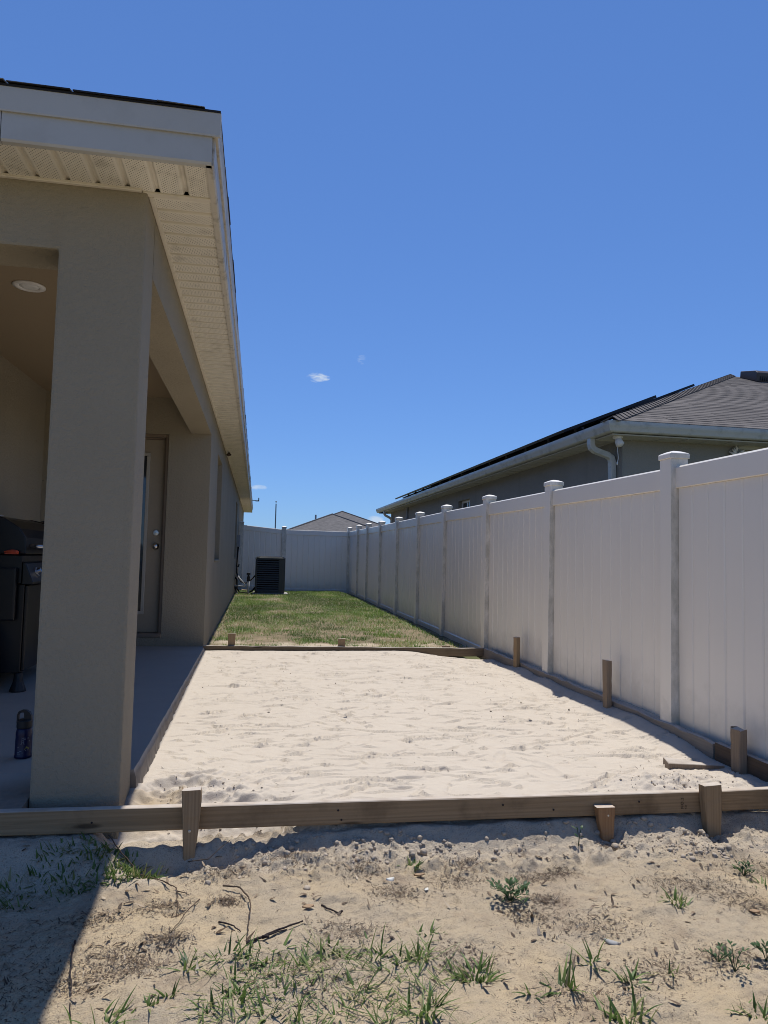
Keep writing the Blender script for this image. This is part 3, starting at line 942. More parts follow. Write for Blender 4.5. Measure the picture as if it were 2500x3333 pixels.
    part('drip_edge', MB().extrude([(EY, SOF + 0.1125), (EY - 0.022, SOF + 0.106), (EY - 0.024, SOF + 0.112), (EY - 0.030, SOF + 0.205), (EY + 0.01, SOF + 0.210)], -12.2, EX + 0.034, lambda u, v, t: (t, u, v)), M['fascia'], H)
    def fascia_side(y0, y1, dx):
        f = MB()
        f.extrude([(EX - 0.022, SOF - 0.0035), (EX - 0.022, SOF - 0.008), (EX + 0.003, SOF - 0.008), (EX + 0.010 + dx, SOF + 0.001), (EX + 0.012 + dx, SOF + 0.112), (EX, SOF + 0.112), (EX, SOF - 0.0035)], y0, y1, lambda u, v, t: (u, t, v))
        return f
    ys = [EY + 0.0, 4.05, 7.2, 10.3, 13.4, 16.5, 19.6, 22.7, YEND + 0.4]
    for i in range(len(ys) - 1):
        part('fascia_board', fascia_side(ys[i] + 0.003, ys[i + 1] - 0.003, 0.003 * (i % 2)), M['fascia_dirty'], H)
    ys = [EY - 0.024, 5.6, 8.7, 11.9, 15.0, 18.0, 21.2, 24.3, YEND + 0.4]
    for i in range(len(ys) - 1):
        k = 0.003 * (i % 2)
        part('drip_edge', MB().extrude([(EX + 0.0005, SOF + 0.1135), (EX + 0.022 + k, SOF + 0.107), (EX + 0.024 + k, SOF + 0.113), (EX + 0.030 + k, SOF + 0.205), (EX - 0.01, SOF + 0.210)], ys[i] + 0.002, ys[i + 1] - 0.002, lambda u, v, t: (u, t, v)), M['fascia_dirty'], H)
    # ---- roof: four hip planes, ragged shingle ends along the edges in view
    zr = SOF + 0.212
    x0, x1, y0, y1 = -12.2, EX + 0.032, EY - 0.032, YEND + 0.42
    s = 5 / 12.
    h = (x1 - x0) / 2
    xr = (x0 + x1) / 2
    A = [(x0, y0, zr), (x1, y0, zr), (x1, y1, zr), (x0, y1, zr), (xr, y0 + h, zr + h * s), (xr, y1 - h, zr + h * s)]
    low = [(p[0], p[1], p[2] - 0.0105) for p in A]
    r = MB(); r.add(A + low, [(0, 1, 4), (1, 2, 5, 4), (2, 3, 5), (3, 0, 4, 5), (7, 6, 10), (8, 7, 10, 11), (9, 8, 11), (6, 9, 11, 10), (0, 6, 7, 1), (1, 7, 8, 2), (2, 8, 9, 3), (3, 9, 6, 0)])
    roof = part('roof', r, M['shingle_dark'], H)
    rg = random.Random(3)
    x = x1 - 0.065
    while x > -2.8:
        w_ = rg.uniform(0.14, 0.34); o = rg.uniform(-0.004, 0.012); t = rg.uniform(0.005, 0.011); dz = rg.uniform(-0.003, 0.004)
        part('shingle', MB().hexa([(x - w_, y0 - o - 0.006, zr + dz), (x, y0 - o - 0.006 + rg.uniform(-.003, .003), zr + dz), (x, y0 + 0.06, zr + 0.025), (x - w_, y0 + 0.06, zr + 0.025),
                                  (x - w_, y0 - o - 0.003, zr + t + dz), (x, y0 - o - 0.003, zr + t + dz + rg.uniform(-.004, .004)), (x, y0 + 0.06, zr + 0.025 + t), (x - w_, y0 + 0.06, zr + 0.025 + t)]), M['shingle_dark'], roof)
        x -= w_ + rg.choice((0.0, 0.004, 0.01))
    y = y0 + 0.07
    while y < y1 - 0.5:
        w_ = rg.uniform(0.2, 0.4); o = rg.uniform(-0.004, 0.003); t = rg.uniform(0.007, 0.011)
        part('shingle', MB().hexa([(x1 + o, y, zr), (x1 + o, y + w_, zr), (x1 - 0.06, y + w_, zr + 0.025), (x1 - 0.06, y, zr + 0.025),
                                  (x1 + o, y, zr + t), (x1 + o, y + w_, zr + t), (x1 - 0.06, y + w_, zr + 0.025 + t), (x1 - 0.06, y, zr + 0.025 + t)]), M['shingle_dark'], roof)
        y += w_ + rg.choice((0.003, 0.006, 0.012))
    # ---- recessed ceiling light in the porch
    L = part('recessed_light', MB().lathe([(0.098, 2.689), (0.098, 2.683), (0.070, 2.676), (0.062, 2.680), (0.058, 2.689)], 32, (-1.497, 4.79, 0)), M['white_paint'], H, smooth=True)
    part('lens', MB().lathe([(0.0575, 2.6885), (0.0575, 2.684), (0.03, 2.680), (0.001, 2.679)], 24, (-1.497, 4.79, 0)), M['lens'], L, smooth=True)
    # small wasp nest under the eave
    part('wasp_nest', MB().lathe([(0.006, SOF - 0.002), (0.012, SOF - 0.02), (0.035, SOF - 0.035), (0.040, SOF - 0.05), (0.022, SOF - 0.065), (0.002, SOF - 0.068)], 12, (XW + 0.05, 11.36, 0)), M['twig'], H, smooth=True)
    # antenna-like sensor arm on the far end of the eave
    a = MB(); a.tube([(EX + 0.02, 25.6, 2.93), (EX + 0.24, 25.6, 2.93)], 0.012, 6).tube([(EX + 0.24, 25.6, 2.90), (EX + 0.24, 25.6, 3.03)], 0.02, 6).tube([(EX + 0.10, 25.6, 2.925), (EX + 0.18, 25.6, 2.88), (EX + 0.23, 25.6, 2.925)], 0.006, 5)
    part('sensor_arm', a, M['black_plastic'], H)

    # patio slab
    S = MB()
    ysl = np.arange(3.486, 7.9725, 0.02)
    rg2 = np.random.default_rng(9)
    top, mid, bot = [], [], []
    for y in ysl:
        n = float(fbm(np.array([y * 9]), np.array([0.3]), 3, 91)[0]); n2 = float(fbm(np.array([y * 14]), np.array([5.3]), 3, 92)[0])
        top.append((-0.524 + 0.006 * n, y, 0.0)); mid.append((-0.512 + 0.03 * n, y, -0.03 + 0.03 * n2)); bot.append((-0.500 + 0.05 * n2, y, -0.16))
    k = len(ysl)
    vs = top + mid + bot + [(-2.27, y, 0.0) for y in (3.486, 7.9725)] + [(-2.27, 3.486, -0.3), (-0.50, 3.486, -0.3)]
    fs = [(i, i + 1, k + i + 1, k + i) for i in range(k - 1)] + [(k + i, k + i + 1, 2 * k + i + 1, 2 * k + i) for i in range(k - 1)]
    fs.append(tuple(range(k)) + (3 * k + 1, 3 * k))
    fs.append((0, 3 * k, 3 * k + 2, 3 * k + 3, 2 * k, k))
    S.add(vs, fs)
    S.hexa([(-2.27, 3.146, -0.28), (-0.902, 3.146, -0.28), (-0.902, 3.4855, -0.28), (-2.27, 3.4855, -0.28), (-2.27, 3.146, -0.045), (-0.902, 3.146, -0.045), (-0.902, 3.4855, -0.0005), (-2.27, 3.4855, -0.0005)])
    struct(part('patio_slab', S, M['concrete']), 'grey concrete porch slab with a rough dirty edge')
build_house()

# ================================================================== VINYL FENCES
def board_mesh(w, h, t, axis):
    b = MB()
    if axis == 'Y': b.box(-t / 2, t / 2, -w / 2, w / 2, 0, h)
    else: b.box(-w / 2, w / 2, -t / 2, t / 2, 0, h)
    return b.mesh('board', 0.009)
def cap_mesh():
    a, b = 0.0705, 0.066
    m = MB()
    rings = [(a, 0.0), (a, 0.030), (a - 0.004, 0.036), (0.035, 0.050), (0.012, 0.056)]
    vs = [(s * r, q * r, z) for r, z in rings for s, q in ((-1, -1), (1, -1), (1, 1), (-1, 1))]
    fs = [(3, 2, 1, 0)]
    for i in range(len(rings) - 1):
        for j in range(4):
            k = i * 4
            fs.append((k + j, k + (j + 1) % 4, k + 4 + (j + 1) % 4, k + 4 + j))
    fs.append((16, 17, 18, 19))
    return m.add(vs, fs).mesh('cap', 0.002)

def rail_top(y): return float(np.interp(y, [0, 2.4, 4.2, 6.15, 9.94, 15.4, 20.8], [1.63, 1.632, 1.636, 1.656, 1.688, 1.710, 1.745]))
def build_fences():
    capm = cap_mesh()
    def post(F, x, y, zt, lean=(0, 0)):
        o = F.location
        p = MB().box(-0.0635, 0.0635, -0.0635, 0.0635, -0.45, zt - 0.052).mesh('post', 0.007, 2)
        po = put('post', p, M['vinyl_post'], F, (x - o.x, y - o.y, -o.z), (lean[0], lean[1], 0))
        put('cap', capm, M['vinyl_post'], po, (0, 0, zt - 0.056))
    def rail(name, F, a, b, h, hw):
        """sloped hollow-looking rail from a to b (top edge), height h, half width hw"""
        a, b = Vector(a), Vector(b)
        n = (b - a); n.z = 0; n.normalize()
        s = Vector((-n.y, n.x, 0)) * hw
        e = 0.004
        mb = MB()
        def sec(p):
            z = p.z
            return [p + s * 0.68, p + s - Vector((0, 0, 0.011)), p + s - Vector((0, 0, h - e)), p + s * 0.8 - Vector((0, 0, h)), p - s * 0.8 - Vector((0, 0, h)), p - s - Vector((0, 0, h - e)), p - s - Vector((0, 0, 0.011)), p - s * 0.68]
        A, B = sec(a), sec(b)
        fs = [(i, (i + 1) % 8, 8 + (i + 1) % 8, 8 + i) for i in range(8)] + [tuple(range(7, -1, -1)), tuple(range(8, 16))]
        mb.add(A + B, fs)
        return part(name, mb, M['vinyl'], F)

    # ---- long fence along the right
    F = thing('vinyl_fence', 'long white vinyl privacy fence along the right side of the sand and lawn', 'fence', (2.683, 4.24, 0))
    ys = [2.40, 4.24, 6.19, 8.02, 9.95, 11.63, 13.45, 15.37, 17.23, 18.88, 20.84]
    zt = [1.745, 1.745, 1.757, 1.772, 1.790, 1.788, 1.797, 1.812, 1.846, 1.870, 1.880]
    lean = [0, .002, .012, .004, .006, -.003, 0, .003, .002, -.004, 0]
    for y, z, l in zip(ys, zt, lean):
        post(F, 2.683, y, z, (0, l * 0.6))
    T = 0.022
    meshes = {}
    for i in range(len(ys) - 1):
        y0, y1 = ys[i] + 0.0645, ys[i + 1] - 0.0645
        dz = 0.0
        za, zb = rail_top(ys[i]), rail_top(ys[i + 1])
        rail('top_rail', F, (2.683, y0 - 0.01, za), (2.683, y1 + 0.01, zb), 0.143, 0.026)
        ba, bb = za - 1.700, zb - 1.700
        rail('bottom_rail', F, (2.683, y0 - 0.01, ba), (2.683, y1 + 0.01, bb), 0.143, 0.026)
        n = max(1, round((y1 - y0) / 0.157)); w = (y1 - y0) / n
        key = round(w, 4)
        if key not in meshes: meshes[key] = board_mesh(w - 0.0006, 1.58, T, 'Y')
        for k in range(n):
            yc = y0 + w * (k + 0.5)
            zc = za + (zb - za) * (k + 0.5) / n - 1.700 - 0.012
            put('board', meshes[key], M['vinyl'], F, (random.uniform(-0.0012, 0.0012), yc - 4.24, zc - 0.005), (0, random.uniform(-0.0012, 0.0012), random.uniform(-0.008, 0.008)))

    # ---- fence across the end of the lawn
    B = thing('vinyl_fence', 'white vinyl fence closing off the far end of the side lawn', 'fence', (0.757, 20.84, 0))
    post(B, 0.757, 20.84, 1.855)
    post(B, -0.460, 20.84, 1.960)
    for (x0, x1, za, zb) in ((0.8215, 2.6190, 1.752, 1.742), (-0.396, 0.693, 1.853, 1.757)):
        rail('top_rail', B, (x0 - 0.01, 20.84, za), (x1 + 0.002, 20.84, zb), 0.143, 0.026)
        rail('bottom_rail', B, (x0 - 0.01, 20.84, za - 1.70), (x1 + 0.002, 20.84, zb - 1.70), 0.143, 0.026)
        n = round((x1 - x0) / 0.158); w = (x1 - x0) / n
        me = board_mesh(w - 0.0006, 1.58, T, 'X')
        for k in range(n):
            zc = za + (zb - za) * (k + 0.5) / n - 1.712
            put('board', me, M['vinyl'], B, (x0 + w * (k + 0.5) - 0.757, 0, zc))
build_fences()

# ================================================================== FORM BOARDS AND STAKES
def build_forms():
    def lumber(name, p0, p1, h, t, side, mat, label, group=None, wav=0.004, n=14):
        """board from p0 to p1 (top inner edge), thickness t towards 'side', a little bowed and with soft arrises"""
        p0, p1 = Vector(p0), Vector(p1)
        o = (p0 + p1) / 2
        s = Vector(side)
        mb = MB()
        rg = random.Random(len(label) * 7)
        vs, fs = [], []
        c = 0.0035
        prof = [(c, 0), (t - c, 0), (t, -c), (t, -h + c), (t - c, -h), (c, -h), (0, -h + c), (0, -c)]
        for i in range(n + 1):
            q = i / n
            p = p0.lerp(p1, q)
            j = Vector((0, 0, rg.uniform(-wav, wav) * 0.5)) + s * (wav * math.sin(q * math.pi * 1.7))
            for a, b in prof:
                vs.append(p + j + s * (a + rg.uniform(-.0008, .0008)) + Vector((0, 0, b + rg.uniform(-.0008, .0008))) - o)
        m = len(prof)
        for i in range(n):
            for k in range(m):
                fs.append((i * m + k, i * m + (k + 1) % m, (i + 1) * m + (k + 1) % m, (i + 1) * m + k))
        fs += [tuple(range(m - 1, -1, -1)), tuple(n * m + k for k in range(m))]
        mb.add(vs, fs)
        ob = put(name, mb.mesh(name), mat, None, o)
        return tag(ob, label, 'board', group)
    G = 'lumber form boards round the sand bed'
    bF = lumber('form_board', (-2.0, 3.138, -0.030), (2.125, 3.138, -0.066), 0.095, 0.038, (0, -1, 0), M['board'], 'long pale lumber form board across the front of the sand bed', G, 0.0012, 12)
    lumber('form_board', (2.128, 3.140, -0.068), (2.80, 3.105, -0.050), 0.092, 0.038, (0, -1, 0), M['board'], 'short form board right of the tall front stake, running to the fence', G, 0.0015, 6)
    lumber('form_board', (2.589, 3.715, -0.010), (2.600, 7.845, -0.004), 0.10, 0.036, (1, 0, 0), M['board_old'], 'greyed weathered form board lying along the foot of the fence', G, 0.012, 40)
    lumber('form_board', (2.602, 2.95, 0.002), (2.597, 3.705, -0.004), 0.11, 0.038, (1, 0, 0), M['board_dark'], 'dark damp form board at the fence beside the nearest fence stake', G, 0.003, 8)
    lumber('form_board', (-0.530, 7.850, 0.022), (2.586, 7.850, -0.004), 0.094, 0.038, (0, 1, 0), M['board_back'], 'dark form board between the sand bed and the lawn', G, 0.006, 24)

    def stake(prof, d0, d1, axis, mat, label, group, chip=0.004, name='wooden_stake'):
        """prof: list of (z, a, b) from bottom to top, a..b the width; d0..d1 the depth; axis 'X': width along x, depth along y"""
        mb = MB()
        rg = random.Random(len(label))
        base = Vector(((prof[0][1] + prof[0][2]) / 2, (d0 + d1) / 2, prof[0][0])) if axis == 'X' else Vector(((d0 + d1) / 2, (prof[0][1] + prof[0][2]) / 2, prof[0][0]))
        rows = []
        # resample for a rough-sawn surface
        zs = np.linspace(prof[0][0], prof[-1][0], 16)
        A = np.interp(zs, [p[0] for p in prof], [p[1] for p in prof]); Bq = np.interp(zs, [p[0] for p in prof], [p[2] for p in prof])
        c = 0.004
        for z, a, b in zip(zs, A, Bq):
            row = []
            for (u, v) in ((a + c, d0), (b - c, d0), (b, d0 + c), (b, d1 - c), (b - c, d1), (a + c, d1), (a, d1 - c), (a, d0 + c)):
                u += rg.uniform(-1, 1) * 0.0012; v += rg.uniform(-1, 1) * 0.0012
                zz = z + (rg.uniform(-chip, chip) if z == zs[-1] else 0)
                row.append((u, v, zz) if axis == 'X' else (v, u, zz))
            rows.append(row)
        vs = [tuple(Vector(p) - base) for r in rows for p in r]
        fs = []
        for i in range(len(rows) - 1):
            for k in range(8):
                fs.append((i * 8 + k, i * 8 + (k + 1) % 8, i * 8 + 8 + (k + 1) % 8, i * 8 + 8 + k))
        fs += [tuple(range(7, -1, -1)), tuple(len(rows) * 8 - 8 + k for k in range(8))]
        ob = put(name, mb.add(vs, fs).mesh('wooden_stake'), mat, None, base)
        return tag(ob, label, 'stake', group)
    gf, gs, gb = 'stakes nailed to the front form board', 'stakes along the fence-side board', 'stakes behind the far form board'
    sL = stake([(-0.36, -0.240, -0.222), (-0.23, -0.253, -0.208), (-0.10, -0.262, -0.196), (0.0, -0.268, -0.189), (0.034, -0.269, -0.193)], 3.057, 3.0965, 'X', M['stake'], 'tall pale wooden stake on the front board nearest the house column', gf, 0.006)
    sM = stake([(-0.34, 1.588, 1.612), (-0.245, 1.578, 1.632), (-0.104, 1.551, 1.640)], 3.055, 3.0965, 'X', M['stake_orange'], 'short orange-brown stake on the front board, lower than the board top', gf, 0.002)
    stake([(-0.40, 2.125, 2.150), (-0.27, 2.104, 2.166), (-0.15, 2.090, 2.172), (-0.024, 2.078, 2.173)], 3.050, 3.0965, 'X', M['stake'], 'dark-edged stake on the front board nearest the fence', gf, 0.004)
    for o, (x, z) in ((sL, (-0.232, -0.130)), (sM, (1.604, -0.140))):
        l = o.location
        part('screw', MB().lathe([(0.0055, 3.0565), (0.0055, 3.0545), (0.003, 3.0535), (0.0005, 3.0540)], 10, (x, 0, z), 'Y'), M['nickel'], o)
    stake([(-0.25, 6.735, 6.775), (-0.10, 6.715, 6.795), (0.243, 6.712, 6.803)], 2.546, 2.584, 'Y', M['stake'], 'pale stake by the fence nearest the far form board', gs, 0.004)
    stake([(-0.25, 4.89, 4.92), (-0.08, 4.872, 4.935), (0.284, 4.868, 4.945)], 2.543, 2.583, 'Y', M['stake_grey'], 'greyish stake by the fence in the middle of the bed side', gs, 0.004)
    stake([(-0.28, 3.45, 3.48), (-0.12, 3.432, 3.505), (0.128, 3.430, 3.507)], 2.548, 2.596, 'Y', M['stake_grey'], 'rough knotty stake by the dark board in the near fence corner', gs, 0.008)
    stake([(-0.15, -0.262, -0.212), (0.0, -0.272, -0.200), (0.145, -0.277, -0.197)], 7.892, 7.930, 'X', M['stake'], 'pale stake end behind the far board, close to the house wall', gb, 0.003)
    stake([(-0.15, 0.935, 0.980), (0.0, 0.922, 0.995), (0.092, 0.915, 1.001)], 7.892, 7.930, 'X', M['stake'], 'low pale stake end behind the middle of the far board', gb, 0.003)
    stake([(-0.15, 2.13, 2.18), (-0.05, 2.112, 2.200), (0.014, 2.110, 2.202)], 7.892, 7.930, 'X', M['stake'], 'stake cut almost flush with the far board near the fence', gb, 0.002)
    # loose wedge-cut stake lying in the sand
    zt = sand_z(2.35, 3.58) + 0.022
    mb = MB()
    P = [(-0.17, -0.062, -0.02), (0.17, -0.030, -0.022), (0.17, -0.022, -0.022), (-0.14, 0.055, -0.02), (-0.17, -0.062, 0.020), (0.17, -0.030, 0.004), (0.17, -0.022, 0.004), (-0.14, 0.055, 0.020)]
    mb.hexa(P)
    o = put('wooden_stake', mb.mesh('wooden_stake', 0.003), M['stake_grey'], None, (2.375, 3.585, zt - 0.006), (0.02, 0.03, -0.06))
    tag(o, 'loose pointed stake lying flat in the sand by the fence corner', 'stake')
    # grade stamp on the front board, printed sideways near the right end
    def stamp(txt, x, z, size):
        cu = bpy.data.curves.new('grade_stamp', 'FONT')
        cu.body = txt; cu.size = size; cu.space_character = 1.15
        ob = bpy.data.objects.new('tmp', cu); COL.objects.link(ob)
        dg = bpy.context.evaluated_depsgraph_get()
        me = bpy.data.meshes.new_from_object(ob.evaluated_get(dg))
        bpy.data.objects.remove(ob)
        l = bF.location
        put('grade_stamp', me, M['ink'], bF, (x - l.x, 3.0968 - l.y, z - l.z), (math.radians(90), math.radians(-90), 0))
    l = bF.location
    for (x, z) in ((-1.05, -0.07), (-0.62, -0.095), (0.38, -0.085), (0.395, -0.125), (1.12, -0.09), (1.78, -0.10), (1.36, -0.12)):
        part('nail_head', MB().lathe([(0.0045, 3.0985), (0.0045, 3.0975), (0.003, 3.0968), (0.0005, 3.0968)], 8, (x, 0, z), 'Y'), M['twig_dark'], bF)
    stamp('NO.2', 2.005, -0.140, 0.020)
    stamp('KD', 2.021, -0.142, 0.013)
build_forms()

# ================================================================== AIR CONDITIONER AND SERVICES
def build_services():
    x0, x1, y0, y1 = -0.025, 0.725, 18.35, 19.10
    zb = 0.035
    p = part('equipment_pad', MB().box(-0.08, 0.82, 18.28, 19.2, -0.06, 0.03), M['pad'], None, 0.01)
    tag(p, 'flat concrete pad under the condenser at the end of the lawn', 'pad')
    A = thing('air_conditioner', 'dark louvred condenser unit standing by the far fence', 'air conditioner', (0.35, 18.72, zb))
    def rrect(a, b, c, d, r, n=5):
        pts = []
        for (cx, cy, s) in ((b - r, d - r, 0), (a + r, d - r, 1), (a + r, c + r, 2), (b - r, c + r, 3)):
            for i in range(n + 1):
                an = math.pi / 2 * (s + i / n)
                pts.append((cx + r * math.cos(an), cy + r * math.sin(an)))
        return pts
    e = lambda u, v, t: (u, v, t)
    part('base', MB().extrude(rrect(x0, x1, y0, y1, 0.10), zb, zb + 0.05, e), M['ac'], A)
    part('coil', MB().extrude(rrect(x0 + 0.03, x1 - 0.03, y0 + 0.03, y1 - 0.03, 0.09), zb + 0.0505, 0.895, e), M['ac_dark'], A)
    top = part('lid', MB().extrude(rrect(x0 - 0.005, x1 + 0.005, y0 - 0.005, y1 + 0.005, 0.11), 0.8955, 0.935, e).extrude(rrect(x0 + 0.02, x1 - 0.02, y0 + 0.02, y1 - 0.02, 0.10), 0.9352, 0.957, e), M['ac'], A, 0.006)
    g = MB()
    for r in (0.06, 0.12, 0.18, 0.24, 0.30):
        g.tube([(0.35 + r * math.cos(a), 18.725 + r * math.sin(a), 0.962) for a in np.linspace(0, 2 * math.pi, 25)], 0.004, 5, False)
    part('fan_guard', g, M['black_metal'], top)
    n = 15
    for i in range(n):
        z = 0.10 + i * (0.78 / (n - 1))
        s = MB()
        s.extrude([(y0 - 0.002, z), (y0 + 0.022, z + 0.028), (y0 + 0.026, z + 0.026), (y0 + 0.004, z - 0.003)], x0 + 0.02, x1 - 0.158, lambda u, v, t: (t, u, v))
        s.extrude([(x1 + 0.002, z), (x1 - 0.022, z + 0.028), (x1 - 0.026, z + 0.026), (x1 - 0.004, z - 0.003)], y0 + 0.08, y1 - 0.08, lambda u, v, t: (u, t, v))
        part('louvre', s, M['ac_slat'], A)
    c = MB()
    c.extrude([(x1 - 0.155, y0), (x1 - 0.03, y0 - 0.001), (x1 - 0.008, y0 + 0.012), (x1, y0 + 0.03), (x1, y0 + 0.075), (x1 - 0.03, y0 + 0.075), (x1 - 0.155, y0 + 0.03)], zb + 0.0505, 0.895, e)
    part('corner_panel', c, M['ac'], A)
    part('corner_panel', MB().extrude([(x0 - 0.001, y0 + 0.03), (x0 + 0.012, y0 + 0.006), (x0 + 0.03, y0 - 0.001), (x0 + 0.045, y0), (x0 + 0.045, y0 + 0.03), (x0, y0 + 0.06)], zb + 0.0505, 0.895, e), M['ac'], A)

    # drain standpipe in front of the unit
    P = thing('drain_pipe', 'upright pale pipe with black coupling beside the condenser', 'pipe', (-0.187, 18.3, -0.05))
    part('pipe', MB().tube([(-0.182, 18.3, -0.08), (-0.188, 18.3, 0.34)], 0.030, 12), M['pvc'], P, smooth=True)
    part('coupling', MB().lathe([(0.036, 0.33), (0.036, 0.45), (0.024, 0.455), (0.024, 0.49), (0.048, 0.495), (0.048, 0.54), (0.02, 0.545)], 14, (-0.19, 18.3, 0)), M['black_plastic'], P, smooth=False)
    # electric box with its whip and line set
    bx = thing('disconnect_box', 'small grey electrical box on the house wall with cable running down', 'box', (-0.50, 19.25, 1.25))
    part('case', MB().box(XW + 0.001, XW + 0.085, 19.15, 19.40, 1.20, 1.52), M['grey_plastic'], bx, 0.008)
    part('cable', MB().tube([(-0.49, 19.27, 1.20), (-0.50, 19.25, 1.0), (-0.512, 19.2, 0.75), (-0.50, 19.1, 0.52), (-0.47, 18.9, 0.42), (-0.38, 18.7, 0.30), (-0.25, 18.6, 0.27), (-0.12, 18.7, 0.36), (-0.03, 18.72, 0.46)], 0.016, 8), M['copper'], bx, smooth=True)
    part('conduit', MB().tube([(-0.515, 19.32, 1.20), (-0.515, 19.32, 0.20)], 0.014, 8), M['grey_plastic'], bx, smooth=True)
    part('strap', MB().tube([(-0.535, 19.22, 0.70), (-0.47, 19.2, 0.68), (-0.455, 19.2, 0.74)], 0.018, 6), M['black_plastic'], bx)
    ls = thing('refrigerant_lines', 'black insulated refrigerant lines looping from the wall to the condenser', 'pipe', (-0.5, 18.7, 0.0))
    part('line', MB().tube([(XW, 18.75, 0.42), (-0.48, 18.73, 0.34), (-0.47, 18.7, 0.12), (-0.40, 18.65, 0.03), (-0.2, 18.6, 0.02), (-0.08, 18.62, 0.08), (-0.02, 18.65, 0.16)], 0.022, 8), M['copper'], ls, smooth=True)
    part('line', MB().tube([(XW, 18.62, 0.20), (-0.50, 18.6, 0.10), (-0.45, 18.55, 0.0), (-0.42, 18.5, -0.02)], 0.022, 8), M['copper'], ls, smooth=True)
    cd = thing('condensate_pipe', 'thin pale plastic pipe bending out of the house wall low down', 'pipe', (-0.53, 18.35, 0.2))
    part('pipe', MB().tube([(XW + 0.001, 18.35, 0.215), (-0.26, 18.35, 0.205)], 0.014, 8).tube([(-0.262, 18.352, 0.208), (-0.30, 18.36, 0.28), (-0.43, 18.40, 0.42)], 0.013, 8), M['pvc'], cd, smooth=True)
    part('elbow', MB().lathe([(0.001, -0.03), (0.022, -0.022), (0.030, 0.0), (0.022, 0.022), (0.001, 0.03)], 12, (-0.44, 18.41, 0.43)), M['white_paint'], cd, smooth=True)
    cl = part('cleanout_cap', MB().lathe([(0.05, -0.04), (0.05, 0.02), (0.03, 0.03), (0.03, 0.055), (0.001, 0.056)], 12, (-0.47, 18.15, 0.0)), M['black_plastic'])
    tag(cl, 'black clean-out cap in the grass against the house wall', 'cap')
build_services()

